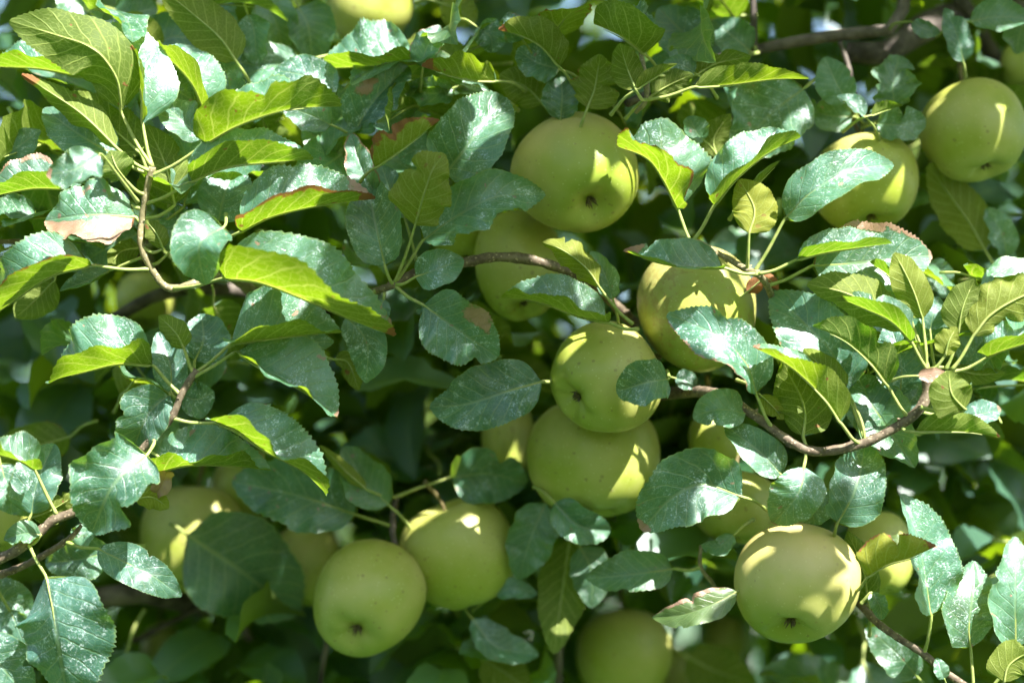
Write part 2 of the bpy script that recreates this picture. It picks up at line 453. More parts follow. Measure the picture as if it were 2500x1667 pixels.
# ------------------------------------------------------------------ ground
g = 250.0
gv = [(-g, -g, 0), (g, -g, 0), (g, g, 0), (-g, g, 0)]
ground = link("ground", mesh_np("ground", gv, [(0, 1, 2, 3)], [M_GRASS], smooth=False))
ground['kind'] = 'structure'

# ------------------------------------------------------------------ the apple tree
TREE_BASE = np.array([0.66, 1.98, 0.0])
tree = link("apple_tree", None, loc=TREE_BASE)
tree['label'] = "leafy apple tree with grey-green leaves and ripening fruit filling the picture"
tree['category'] = "tree"

BRANCH = []      # (object, sample points, radii)
def branch(name, tile, pts, rpx, mat, seg=10, bumps=0.06, nodes=()):
    wp = [PT(tile, p) for p in pts]
    dist = [FOCUS + p[2] / 100 for p in pts]
    rr = [r * TS * KPX * d for r, d in zip(rpx, dist)] if len(rpx) == len(pts) else [rpx[0] * TS * KPX * dist[0]] * len(pts)
    n = 8 * (len(pts) - 1)
    v, q = tube(wp, rr, seg, n, bumps)
    vs, qs = [v], [q]; off = len(v)
    c = spline(wp, n)
    for k in range(2, n - 1, 5):        # buds and leaf scars along the shoot
        dirn = norm(rng.normal(size=3)); r0 = rr[0] * 0.8
        bv, bq = tube([c[k], c[k] + dirn * r0 * 1.5, c[k] + dirn * r0 * 2.1 + (c[k] - c[k - 1]) * 0.3], [r0 * 0.75, r0 * 0.6, r0 * 0.1], 6, 4)
        vs.append(bv); qs.append(bq + off); off += len(bv)
    o = link(name, None if False else mesh_np(name, np.vstack(vs) - wp[0], np.vstack(qs), [mat]), tree, wp[0])
    BRANCH.append((o, c))
    return o

def wbranch(name, wp, rr, mat, seg=12, bumps=0.04):
    wp = [np.asarray(p, float) for p in wp]
    n = 8 * (len(wp) - 1)
    v, q = tube(wp, rr, seg, n, bumps)
    o = link(name, mesh_np(name, v - wp[0], q, [mat]), tree, wp[0])
    BRANCH.append((o, spline(wp, n)))
    return o

TB = TREE_BASE
wbranch("trunk", [TB, TB + [0.02, 0.0, 0.6], TB + [-0.03, -0.02, 1.3], TB + [0.0, 0.02, 2.1], TB + [0.05, 0.05, 2.7]], [0.11, 0.085, 0.075, 0.05, 0.02], M_BARK, 16, 0.05)
limb_pts = [PT('30', p) for p in ((-700, 660, 4), (-480, 560, 7), (-180, 400, 10), (250, 290, 9), (650, 225, 9), (1000, 190, 9.5), (1500, 120, 17))] + [TB + [-0.03, -0.03, 1.75]]
wbranch("limb", limb_pts, [0.0022, 0.0035, 0.0045, 0.006, 0.0085, 0.014, 0.02, 0.035], M_BARK, 14, 0.05)
branch("twig", '30', [(655, 270, 8.6), (710, 430, 8.5), (760, 620, 8.2), (800, 840, 7.6)], [18, 15, 13, 10], M_BARK)
branch("twig", '30', [(95, -60, 8.6), (105, 120, 8.6), (110, 320, 9)], [20, 22, 22], M_BARK)
branch("limb", '30', [(700, 330, 12), (950, 330, 12.5), (1300, 130, 16), (1900, 20, 24)], [60, 95, 110, 130], M_BARK)
low = [PT('02', p) for p in ((-250, 1190, 16), (100, 1120, 15), (500, 1050, 14), (850, 985, 15), (1300, 1080, 20), (2200, 1200, 34))] + [TB + [0.0, -0.04, 1.15]]
wbranch("limb", low, [0.006, 0.007, 0.008, 0.009, 0.012, 0.018, 0.04], M_BARK, 14, 0.05)
branch("limb", '01', [(500, 860, 12), (750, 710, 11), (1060, 560, 11), (1450, 540, 13), (2100, 650, 22)], [34, 40, 44, 48, 60], M_BARK)
S1 = branch("shoot", '00', [(972, 1065, -.5), (940, 1200, -.3), (905, 1400, 0), (900, 1560, 0), (960, 1705, 0.2), (1075, 1838, 0.5), (1260, 1800, 0.8), (1420, 1745, 2.5), (1600, 1850, 8)], [26, 22, 22, 23, 26, 30, 31, 33, 38], M_SHOOT)
branch("branch", '01', [(-120, 240, 3), (150, 232, 3), (360, 215, 3.5), (700, 260, 6), (1000, 400, 11)], [16, 17, 18, 24, 30], M_TWIG)
S2 = branch("shoot", '01', [(1255, 1050, -.8), (1160, 1205, -.8), (1085, 1370, -.6), (905, 1560, 0), (520, 1925, 0.3), (340, 2010, 0.3), (160, 2170, 0.3), (0, 2255, 0.5), (-200, 2330, 1)], [23, 23, 25, 27, 29, 31, 33, 35, 38], M_TWIG)
branch("twig", '02', [(520, 560, 1.2), (460, 630, 1.2), (340, 715, 1.4), (150, 820, 1.6), (-30, 890, 1.8), (-200, 960, 2)], [12, 22, 22, 24, 26, 28], M_TWIG)
B3 = branch("branch", '11', [(790, 560, 3), (930, 515, 1.2), (1100, 425, 1.5), (1390, 370, 1.8), (1570, 335, 2), (1780, 345, 2.2), (1990, 400, 2.8), (2200, 500, 4), (2480, 760, 8)], [20, 26, 30, 33, 35, 33, 32, 34, 40], M_TWIG)
SP = branch("spur", '21', [(1275, 245, -.6), (1330, 250, -.4), (1480, 330, .5), (1640, 420, -.2), (1700, 440, -.6)], [26, 20, 18, 22, 26], M_SHOOT)
branch("twig", '21', [(1700, 440, -.6), (1760, 520, 1), (1830, 700, 4), (1900, 900, 9)], [24, 22, 24, 30], M_SHOOT)
S3 = branch("shoot", '31', [(1215, 1050, -1.6), (1200, 1230, -1.5), (1130, 1335, -1.5), (1000, 1425, -1.3), (790, 1525, -1), (500, 1572, -.8), (310, 1490, -.6), (90, 1330, 0), (-150, 1200, 1.5), (-480, 1200, 7)], [36, 33, 31, 30, 30, 31, 33, 36, 40, 48], M_TWIG)
S4 = branch("shoot", '32', [(480, 760, 9), (620, 900, 6), (760, 1040, 3), (880, 1170, 2), (1020, 1275, 1.2), (1180, 1375, .8), (1330, 1500, .5), (1470, 1590, .5), (1800, 1800, 1)], [30, 28, 26, 25, 25, 24, 24, 25, 28], M_TWIG)
branch("twig", '22', [(1335, 690, 5), (1335, 830, 4.5), (1420, 950, 5), (1440, 1080, 8)], [12, 14, 14, 16], M_SHOOT)
branch("twig", '12', [(960, 380, 9), (935, 520, 9), (945, 660, 8), (1000, 760, 9)], [22, 20, 20, 18], M_BARK)
branch("twig", '12', [(560, 1150, 14), (500, 1400, 13), (470, 1620, 14)], [18, 18, 18], M_BARK)
branch("twig", '22', [(480, 560, 11), (500, 760, 11), (440, 1100, 13), (420, 1650, 16)], [20, 24, 26, 30], M_BARK)
branch("twig", '20', [(920, 720, 1), (990, 620, .5), (960, 380, 1), (930, 200, 3)], [12, 22, 14, 12], M_SHOOT)
branch("twig", '02', [(850, 1300, 18), (1400, 1060, 18), (1600, 1300, 18)], [22, 22, 24], M_BARK)

BPTS = np.vstack([c for _, c in BRANCH]); BIDX = np.concatenate([[i] * len(c) for i, (_, c) in enumerate(BRANCH)])
def nearest_branch(p):
    d = np.linalg.norm(BPTS - p, axis=1)
    k = int(np.argmin(d))
    return BRANCH[BIDX[k]][0], BPTS[k], d[k]

# ------------------------------------------------------------------ leaves laid out one by one
def leaf_object(mid, S, N, w, a, b, pet_pts, nu=52, nv=12, br=None, yel=0.0, dust=0.6, tw=(0, 0), ca=None, cb=None, wave=None, R=random):
    v, q, uv, u = leaf_grid(mid, S, N, w, a, b, nu, nv, tw, ca, cb, wave, True, R)
    rn = R.random()
    data = np.zeros((len(v), 4)); data[:, 0] = brown_mask(uv, br); data[:, 1] = rn; data[:, 2] = yel; data[:, 3] = dust
    mi = np.zeros(len(q), int)
    # stalk running on as the midrib's keel
    L = np.linalg.norm(np.diff(mid, axis=0), axis=1).sum()
    am = math.radians((a + b) / 2)
    keel = [mid[i] - (math.cos(am) * S[i] + math.sin(am) * N[i]) * 0.0005 for i in [int(nu * k_) for k_ in (.05, .12, .22, .32, .42, .52, .62, .72, .82)]]
    pp = list(pet_pts) + [mid[0]] + keel
    rr = [0.0013] + [0.00095] * (len(pet_pts) - 1) + [0.0010] + list(np.linspace(.0009, .00018, 9))
    tv, tq = tube(pp, rr, 6, 3 * (len(pp) - 1))
    base = mid[0].copy()
    V = np.vstack([v, tv]) - base; Q = np.vstack([q, tq + len(v)])
    UV = np.vstack([uv, np.full((len(tv), 2), 0.5)]); D = np.vstack([data, np.tile([0, rn, yel, 0.2], (len(tv), 1))])
    MI = np.concatenate([mi, np.ones(len(tq), int)])
    me = mesh_np("leaf", V, Q, [M_LEAF, M_PET], True, MI, UV, D)
    return me, base

NLEAF = [0]
def L(tile, pts, w, a, b, ref='u', pet=None, br=None, y=None, du=None, tw=(0, 0), c=None, wave=None):
    R = random.Random(1000 + NLEAF[0] * 17)
    NLEAF[0] += 1
    wp = [PT(tile, p) for p in pts]
    far = pts[0][2] > 4.5
    nu, nv = (30, 8) if far else (56, 12)
    mid = spline(wp, nu)
    T = np.gradient(mid, axis=0); T /= np.linalg.norm(T, axis=1)[:, None]
    N = np.tile(-FWD, (len(mid), 1)); N = N - T * (N * T).sum(1)[:, None]; N /= np.linalg.norm(N, axis=1)[:, None]
    S = np.cross(N, T)                       # left of travel as the photo shows it
    ch = wp[-1] - wp[0]
    lead = np.cross(norm(-FWD - norm(ch) * np.dot(-FWD, norm(ch))), norm(ch))
    if b < 90 and -40 < a <= 0:               # folded leaves: the far half shows well above the near one
        b += 6; a = a * .7; w *= 1.08; c = R.uniform(-6, 16) if c is None else c
    if 160 < b - a < 192 and a < 60:          # no leaf lies quite flat
        fo = R.uniform(0, 36); a, b = a + fo, b - R.uniform(0, 36); w *= 1.05
    # the blade arches along its length, the tip bending down from the upper face
    Ln = np.linalg.norm(ch); us = np.linspace(0, 1, nu + 1)
    sgn_up = 1.0 if math.sin(math.radians((a + b) / 2)) > 0 else -1.0
    arch = R.uniform(0.03, 0.28) * Ln
    mid = mid + np.outer(arch * (np.sin(math.pi * us * .9) * .5 - us ** 2.5) * sgn_up, -FWD)
    T = np.gradient(mid, axis=0); T /= np.linalg.norm(T, axis=1)[:, None]
    N = np.tile(-FWD, (len(mid), 1)); N = N - T * (N * T).sum(1)[:, None]; N /= np.linalg.norm(N, axis=1)[:, None]
    S = np.cross(N, T)
    sg = np.sign(np.dot(lead, UP)) if ref == 'u' else np.sign(np.dot(lead, -RIGHT))
    S = S * (sg if sg != 0 else 1)
    dist = FOCUS + pts[len(pts) // 2][2] / 100
    wm = w * TS * KPX * dist
    base = mid[0]; t0 = T[0]
    if pet is not None:
        n0 = PT(tile, pet) if len(pet) == 3 else PT(tile, (*pet, pts[0][2] + .3))
        ob, bp, dd = nearest_branch(n0)
        if dd < 0.012: n0 = bp
        pet_pts = [n0, n0 * 0.5 + base * 0.5 - np.array([0, 0, 0.0015]) - t0 * 0.001]
    else:
        ob, bp, dd = nearest_branch(base)
        if dd < 0.035 and np.dot(bp - base, t0) < -0.004: pet_pts = [bp, (bp + base) / 2 - t0 * 0.003]
        else: pet_pts = [base - t0 * 0.016 + FWD * 0.014 - UP * 0.003, base - t0 * 0.008 + FWD * 0.003]
    yel = R.uniform(0, 0.22) if y is None else y
    dust = R.uniform(0.45, 0.95) if du is None else du
    ca = cb = c
    me, loc = leaf_object(mid, S, N, wm, a, b, pet_pts, nu, nv, br, yel, dust, tw, ca, cb, wave, R)
    return link("leaf", me, ob, loc)

# --- upper left shoot
L('00', [(775, 720, 0), (735, 500, -1.5), (590, 310, -2.4), (340, 220, -1.6), (95, 158, 0)], 215, 192, 340, pet=(950, 1060), tw=(0, 25), y=.05)
L('00', [(910, 795, 0), (905, 580, 0.3), (800, 370, 1.2), (560, 165, 2.2)], 240, 108, 195, 'l', pet=(965, 1050), du=.95)
L('00', [(750, 950, -1), (520, 730, -1.6), (320, 590, -1), (168, 492, 0)], 185, 243, 305, pet=(930, 1080), br='tip:.6')
L('00', [(760, 1000, .6), (520, 870, 1), (275, 690, 2)], 170, -15, 140, pet=(930, 1100), du=.9)
L('00', [(900, 985, .8), (690, 800, 1.2), (442, 600, 1.6)], 190, 185, 345, pet=(940, 1090), y=.2)
L('00', [(1115, 1310, .6), (1060, 1080, 1.2), (955, 805, 2)], 165, 180, 355, 'l', pet=(960, 1400), y=.15)
L('00', [(1170, 1320, 1.8), (1225, 1100, 2), (1100, 800, 2.6)], 160, 0, 170, 'l', pet=(980, 1420), du=1)
L('00', [(1300, 925, -1), (1540, 800, -2), (1850, 700, -2), (2165, 668, -1)], 265, -24, 48, pet=(1000, 1130), y=.1)
L('00', [(1205, 1165, -1), (1450, 1070, -1.5), (1750, 1035, -1.5), (1990, 1015, -.5)], 235, -18, 50, pet=(975, 1320), y=.1)
L('00', [(650, 985, -5), (480, 1080, -5.6), (295, 1115, -5)], 150, -10, 150, br='tip:.5', du=.9, pet=(880, 1290, -2))
L('00', [(795, 1140, -1), (740, 1060, -1.5), (705, 960, -1)], 118, 185, 350, 'l', pet=(915, 1250))
L('00', [(865, 1385, 0), (600, 1372, -.5), (268, 1402, -.5)], 225, -12, 140, pet=(905, 1440), br='halfB:.95 spotA:.3', du=.95)
L('00', [(520, 490, 3), (250, 440, 3), (-90, 420, 3)], 205, -28, 66, du=.8)
L('00', [(-70, 1060, 2), (100, 950, 2), (255, 830, 2)], 130, -5, 150, du=.9)
L('00', [(410, 1205, .5), (200, 1205, 0), (-70, 1255, 0)], 205, -12, 62, br='A:.6 tip:.7', pet=(890, 1300))
L('00', [(240, 1390, 2), (80, 1380, 2), (-130, 1420, 2)], 170, -15, 95, y=.1)
L('00', [(1310, 725, 2), (1230, 540, 1.5), (1105, 400, 2), (985, 320, 3)], 200, -32, 58, du=.9)
L('00', [(1490, 670, 4), (1455, 500, 4), (1385, 330, 4)], 125, 0, 180, 'l', du=.8)
L('00', [(1515, 405, 3), (1400, 240, 2.5), (1230, 90, 2.5), (1040, -60, 3)], 165, 200, 335, y=.3)
L('00', [(650, 150, 6), (520, 40, 6), (370, -90, 6)], 150, 0, 165, du=.8)
L('00', [(1580, 90, 5), (1625, 220, 5), (1635, 418, 5)], 110, 0, 175, 'l', du=.9)
L('00', [(900, 350, 5), (880, 220, 5), (790, 100, 5)], 150, 180, 355, 'l', y=.35)
L('00', [(1290, 890, 1.5), (1150, 760, 1.5), (1015, 640, 2)], 145, -10, 165, du=.9)
L('00', [(1392, 1420, 1.5), (1440, 1230, 1.5), (1500, 1045, 2)], 190, 0, 178, 'l', du=.9)
L('00', [(720, 60, 7), (850, 90, 7), (1000, 40, 7)], 160, 0, 180, du=.4)
L('00', [(960, 330, 7), (1100, 240, 7), (1330, 260, 7)], 170, 0, 175, du=.5)
L('00', [(1420, 0, 6), (1420, 130, 6), (1440, 300, 6)], 120, 0, 180, 'l', du=.7)
L('00', [(640, 640, 3.5), (760, 600, 3.5), (620, 430, 4)], 150, 0, 170, du=.8)
L('00', [(1000, 520, 3.5), (1100, 560, 3.5), (1230, 640, 3.5)], 150, 0, 170, du=.6)
# --- left side, middle
L('10', [(-40, 1482, -1), (160, 1385, -1.5), (450, 1315, -1.5), (822, 1266, -1)], 300, -18, 66, br='B:.65 tip:.7', y=.1, du=.75)
L('01', [(1040, 280, -.3), (1000, 190, -.6), (933, 100, 0)], 80, 188, 345, pet=(920, 270), y=.2)
L('01', [(1085, 300, 2), (1150, 170, 2), (1110, 10, 2)], 150, 0, 175, 'l', du=.6)
L('01', [(1430, 140, -3.5), (1280, 255, -4.5), (1292, 502, -4)], 205, 0, 175, 'l', du=.7, pet=(1440, 60, 0))
L('01', [(590, 385, -1), (350, 450, -1.5), (110, 600, -1), (-70, 715, 0)], 270, -12, 68, pet=(925, 440), br='B:.2', du=.9)
L('01', [(890, 275, 2), (770, 300, 2), (700, 400, 2)], 75, 200, 335, pet=(960, 420))
L('01', [(890, 180, 4), (700, 270, 4), (560, 340, 5)], 150, 0, 172, du=.7)
L('01', [(700, 420, 1), (560, 485, 1), (378, 550, 1)], 92, -10, 105, y=.1)
L('01', [(350, 480, 3), (210, 620, 3), (110, 720, 3)], 150, 180, 350)
L('01', [(978, 1025, -.5), (760, 1015, -1), (540, 1065, -1), (345, 1112, 0)], 310, -4, 66, pet=(1150, 1190), tw=(0, 26), du=1)
L('01', [(1175, 920, -1), (1120, 820, -1.5), (1018, 708, -1)], 88, 188, 345, pet=(1230, 1055), y=.2)
L('01', [(1240, 1000, .8), (1300, 860, .8), (1280, 695, 1.2)], 172, 0, 176, 'l', pet=(1250, 1070), du=.9)
L('01', [(1090, 1200, .5), (1085, 1020, .5), (1003, 812, 1)], 122, 0, 178, 'l', pet=(1150, 1200), du=1)
L('01', [(1085, 1205, .2), (955, 1330, .2), (838, 1568, .7)], 195, 0, 176, pet=(975, 1440), br='tip:.4', du=.75)
L('01', [(1165, 1215, .6), (1260, 1240, .8), (1365, 1190, 1)], 125, -8, 178, du=.7)
L('11', [(-150, 470, -2), (100, 498, -3), (420, 620, -3), (720, 755, -2.5), (932, 838, -2)], 355, -12, 55, tw=(0, 8), pet=(-490, 540, .3), br='tip:.5', y=.25, du=.9)
L('11', [(-95, 885, -.5), (100, 862, -1), (350, 832, -1), (602, 816, -.5)], 335, -6, 74, pet=(-318, 1080), du=.95)
L('11', [(60, 872, .6), (300, 880, .6), (557, 872, .6)], 110, -8, 160, du=.9)
L('11', [(-60, 935, -1), (120, 1055, -1.5), (380, 1195, -1.5), (577, 1357, -1)], 290, -26, 82, pet=(-300, 1120), du=.8, br='tip:.15')
L('11', [(-190, 1390, -1), (-60, 1440, -1.5), (130, 1565, -1.5), (350, 1690, -1.5), (495, 1845, -1)], 285, -22, 68, pet=(-450, 1372), du=.95)
L('02', [(980, 228, .5), (1200, 175, 0), (1450, 180, 0), (1722, 216, .5)], 275, -16, 68, du=.85, y=.15)
L('02', [(945, 105, -2), (740, 290, -3), (572, 612, -2.5)], 285, -5, 172, du=.55)
L('02', [(200, 490, .5), (240, 290, .5), (335, 45, 1)], 190, 8, 178, 'l', pet=(60, 710), du=1)
L('02', [(222, 207, -1.5), (120, 145, -2), (-90, 90, -2)], 185, -22, 64, pet=(360, 490))
L('02', [(290, 880, -2), (352, 1150, -2.5), (425, 1730, -2)], 365, -38, 178, 'l', pet=(205, 735, 0.2), du=.95, c=10)
L('02', [(-150, 1280, 0), (0, 1440, 0), (190, 1680, 0)], 195, -8, 178, du=.8)
L('02', [(60, 1100, 3), (120, 1230, 3), (175, 1405, 3)], 110, 0, 178, 'l', du=.9)
L('02', [(620, 710, 0), (800, 790, 0), (980, 885, -.5), (1145, 1025, 0)], 140, -10, 150, pet=(390, 690), du=.9)
L('02', [(720, 720, 3), (520, 775, 3), (285, 805, 4)], 150, 0, 176, du=.7)
L('02', [(262, 620, 0), (150, 612, 0), (23, 655, 0)], 82, -30, 150, pet=(170, 690))
L('02', [(205, 512, 1), (320, 470, 1), (485, 368, 1)], 105, 200, 340)
L('02', [(860, 395, 0), (970, 385, 0), (1082, 450, 0)], 85, 185, 345, y=.8)
L('02', [(1065, 205, .3), (1040, 290, 0), (978, 382, 0)], 70, 0, 170, br='all:.9')
L('02', [(1190, 620, 11), (1550, 850, 11), (1890, 1150, 12)], 330, 0, 178, du=.3)
L('02', [(0, 160, 2), (60, 330, 2), (190, 500, 2)], 150, 0, 176, du=.7)
L('02', [(560, 560, 3), (520, 640, 3), (440, 680, 3)], 90, 0, 170, du=.9)
L('02', [(-120, 1080, 4), (60, 1040, 4), (200, 1120, 4)], 150, 0, 176, du=.6)
L('12', [(720, 500, 8), (350, 370, 8), (-110, 290, 8)], 235, 0, 178, du=.5)
L('12', [(775, 335, 6), (640, 220, 6), (475, 50, 6)], 55, 205, 335, y=.5)
L('12', [(920, 440, 7), (760, 280, 7), (620, 60, 7)], 160, 0, 176, du=.4)
# --- upper middle
L('10', [(1095, 402, 4), (820, 425, 4), (478, 432, 4)], 300, -14, 70, du=1)
L('10', [(580, 620, 3), (380, 490, 3), (175, 445, 3)], 155, -10, 150, du=.9)
L('10', [(690, 850, 3), (820, 650, 3), (1035, 418, 3)], 215, -5, 165, du=.9, br='spotA:.6')
L('10', [(1090, 640, 6), (960, 740, 6), (830, 810, 6)], 140, -10, 160, du=.9)
L('10', [(550, 800, 2), (400, 730, 2), (235, 675, 2)], 125, 0, 175, du=.9)
L('10', [(825, 1072, -1), (980, 965, -2), (1238, 770, -2)], 180, -62, 24, br='B:1.0 tip:.5', y=.7)
L('10', [(832, 1255, 1), (735, 1050, 1), (668, 848, 1)], 112, 0, 176, 'l', br='A:.5 B:.4', du=.9)
L('10', [(485, 1005, 3), (600, 880, 3), (810, 750, 3)], 115, -30, 140)
L('10', [(1265, 1125, 1.5), (1440, 900, 1), (1645, 605, 1.5)], 268, 0, 178, du=.7, c=6)
L('10', [(1080, 1440, -1), (1135, 1250, -2.4), (1190, 1090, -3), (1270, 985, -2.4)], 205, 178, 352, 'l', pet=(945, 1840, .8), y=.55, wave=.16)
L('10', [(1120, 1545, 0), (1320, 1400, 0), (1600, 1260, -.5), (1912, 1232, 0)], 205, -4, 165, pet=(960, 1840, .8), du=.8, br='spotA:.25')
L('11', [(890, 400, .5), (845, 200, .5), (765, -190, 1)], 205, 0, 168, 'l', pet=(925, 525), br='spotB:.3', du=.8)
L('10', [(1015, 1400, 2), (930, 1230, 2), (860, 1045, 2)], 112, 0, 178, 'l', du=.9)
L('10', [(1130, 432, 3), (1150, 320, 3), (1235, 160, 3)], 100, 0, 150, br='edge:.7')
L('10', [(1605, 520, 2), (1400, 505, 1.5), (1120, 428, 2)], 195, -45, 38, br='tip:.9', y=.4)
L('10', [(1565, 600, 3), (1420, 555, 3), (1298, 500, 3)], 65, -20, 105)
L('10', [(1475, 175, 4), (1560, 240, 4), (1572, 335, 4)], 112, 0, 175, du=.9)
L('10', [(1240, 20, 9), (1350, 60, 9), (1470, 150, 9)], 130, 180, 355, y=.3)
L('10', [(60, 20, 8), (180, 110, 8), (240, 330, 8)], 160, 0, 178, du=.4)
L('10', [(330, 40, 8), (400, 170, 8), (420, 380, 8)], 170, 0, 178, 'l', du=.4)
L('10', [(640, 560, 5), (560, 640, 5), (520, 800, 5)], 120, 0, 176, 'l', du=.8)
L('10', [(1330, 560, 4), (1200, 600, 4), (1010, 560, 4)], 120, 0, 170, du=.6)
L('10', [(560, 1010, 4), (480, 900, 4), (360, 820, 4)], 140, 0, 176, du=.5)
L('10', [(1180, 960, 4), (1080, 960, 4), (980, 1010, 4)], 120, 0, 170, du=.7)
# --- top, right of centre
L('20', [(437, 432, 2), (330, 305, 1.5), (210, 235, 1.5), (42, 195, 2)], 205, -55, 24, br='tip:.55', y=.35)
L('20', [(200, 260, 2.5), (140, 180, 2.5), (110, 90, 3)], 90, 0, 175, 'l', du=.95, br='B:.4')
L('20', [(435, 445, 3), (280, 400, 3), (165, 310, 3)], 125, 0, 170, du=.7)
L('20', [(325, 665, 4), (220, 560, 4), (50, 480, 4)], 145, 188, 350, y=.3)
L('20', [(440, 770, 3), (450, 620, 3), (440, 440, 3)], 132, 0, 178, 'l', du=.5)
L('20', [(610, 695, 2), (660, 560, 2), (692, 355, 2)], 175, 180, 356, 'l', y=.4, br='edge:.35')
L('20', [(972, 345, 1), (850, 255, .5), (655, 145, 1)], 265, -10, 46, du=1, y=.25)
L('20', [(922, 578, -.5), (865, 430, -.6), (815, 285, -1)], 110, 188, 350, 'l', y=.3, pet=(985, 640))
L('20', [(925, 572, -.5), (1020, 505, -.8), (1182, 415, -.5)], 75, -50, 28, y=.4)
L('20', [(1300, 470, 1.5), (1220, 420, 1.5), (1100, 395, 1.5)], 80, -5, 160, du=.8)
L('20', [(1285, 557, 0), (1500, 538, -.5), (1800, 505, -.5), (2008, 520, 0)], 165, -62, 38, pet=(1030, 640), y=.15, tw=(0, 20))
L('20', [(1300, 480, 2), (1450, 400, 2), (1645, 370, 2)], 105, 198, 340, y=.2)
L('20', [(1020, 612, 1), (1130, 545, 1), (1282, 478, 1)], 110, 200, 348)
L('20', [(1385, 365, 6), (1230, 220, 6), (1065, 50, 6)], 190, 0, 178, du=.7)
L('20', [(1655, 335, 7), (1530, 230, 7), (1415, 130, 7)], 135, 0, 178, du=.5)
L('20', [(2000, 560, 5), (1760, 750, 5), (1555, 1015, 5)], 285, 0, 178, du=.75)
L('20', [(1192, 1342, -.5), (1090, 1140, -1), (990, 1010, -1), (812, 932, 0)], 300, -8, 66, pet=(1250, 1545), br='B:.35', y=.3, du=.85)
L('20', [(1420, 1312, -1), (1560, 1140, -1.5), (1760, 980, -1.5), (1980, 870, -1)], 195, -12, 66, pet=(1275, 1550), du=1)
L('30', [(75, 1492, -1), (110, 1330, -1), (8, 1148, -.5)], 160, 182, 352, 'l', pet=(30, 1720), y=.75)
L('30', [(300, 1402, -1), (460, 1235, -1.6), (720, 1090, -1.6), (1018, 1040, -1)], 158, 0, 138, pet=(110, 1640), du=1, br='spotA:.2', c=8)
L('30', [(90, 1218, 0), (170, 1130, 0), (272, 1028, 0)], 50, -40, 40, y=.3)
L('30', [(710, 660, 5), (625, 520, 5), (560, 360, 5)], 125, 0, 178, 'l', du=.5)
L('30', [(1000, 690, 6), (990, 520, 6), (1045, 345, 6)], 155, 0, 178, 'l', du=.5)
L('30', [(817, 748, 3), (740, 680, 3), (642, 608, 3)], 82, -10, 115, du=.8)
L('30', [(850, 738, 3), (950, 702, 3), (1052, 680, 3)], 72, -58, 18)
L('30', [(880, 790, 5), (1050, 800, 5), (1215, 760, 5)], 125, 0, 178, du=.6)
L('30', [(745, 745, 6), (580, 740, 6), (385, 680, 6)], 115, 0, 178, du=.4)
L('30', [(1590, 1610, 8), (1460, 1370, 8), (1195, 1055, 8)], 175, 188, 348, y=.45)
L('31', [(1722, 335, 8), (1680, 180, 8), (1600, 15, 8)], 95, 0, 178, 'l', du=.9)
L('30', [(1445, 405, 6), (1395, 220, 6), (1335, 45, 6)], 85, 0, 170, 'l', du=.6)
L('30', [(1475, 142, 6), (1650, 110, 6), (1890, 120, 6)], 115, 0, 178, du=.5)
L('30', [(1850, 110, 7), (1800, 220, 7), (1788, 345, 7)], 112, 0, 178, 'l', du=.3)
L('30', [(1110, 140, 6), (1200, 190, 6), (1300, 200, 6)], 60, 0, 178, du=.5)
L('20', [(1360, 900, 3), (1310, 850, 3), (1260, 740, 3)], 90, 0, 178, 'l', du=.5)
L('20', [(1440, 1010, 4), (1420, 880, 4), (1520, 730, 4)], 90, 180, 355, 'l', y=.2)
# --- centre
L('21', [(692, 532, 0), (605, 405, -.5), (455, 290, -.5), (322, 240, 0)], 130, 228, 318, pet=(900, 760, 1), y=.5, tw=(0, 20))
L('21', [(775, 605, 1), (725, 450, 1), (635, 295, 1)], 85, 0, 178, 'l', du=.6)
L('21', [(752, 752, -.5), (540, 705, -1), (280, 612, -1), (68, 592, -.5)], 212, -14, 70, pet=(935, 792, 1), y=.3, du=.75)
L('21', [(1485, 402, -1), (1250, 398, -1.5), (1050, 365, -1.5), (848, 288, -1)], 175, -4, 84, pet=(1690, 432), br='tip:.8', du=1)
L('21', [(1692, 1217, -1), (1620, 1010, -1.5), (1430, 830, -2), (1122, 695, -1)], 215, -5, 140, tw=(0, 40), pet=(1790, 1430), br='B:.3 spotA:.15', du=1)
L('21', [(1128, 1110, -1), (980, 1135, -1.5), (800, 1192, -1)], 146, 0, 176, du=.75, c=12, pet=(1120, 1060, 2))
L('21', [(1622, 1330, 0), (1450, 1305, -.5), (1285, 1352, 0)], 145, -5, 148, du=.95)
L('21', [(1170, 1105, 3), (1240, 1120, 3), (1310, 1160, 3)], 75, 0, 170, du=.8)
L('11', [(1892, 1127, 2), (1680, 1185, 2), (1400, 1272, 2), (1168, 1292, 2)], 232, 0, 160, du=.6, pet=(1960, 1100, 3))
L('32', [(285, 245, 0), (150, 100, 0), (-70, -70, 0)], 145, 0, 170, du=.9)
L('11', [(1080, 462, 0), (1220, 412, -.5), (1388, 345, 0)], 132, -8, 160, pet=(935, 530), du=.7)
L('11', [(1130, 637, 0), (1330, 780, -.3), (1607, 972, 0)], 218, 0, 178, pet=(945, 555), br='spotA:.62', du=.65, c=4)
L('11', [(640, 708, 1), (775, 880, 1), (763, 1138, 1)], 132, 0, 178, 'l', du=.95)
L('11', [(560, 985, 4), (650, 1010, 4), (725, 1185, 4)], 75, 182, 350, y=.2)
L('11', [(880, 600, 1.5), (860, 680, 1.5), (880, 760, 1.5)], 60, 0, 170, 'l', du=.7)
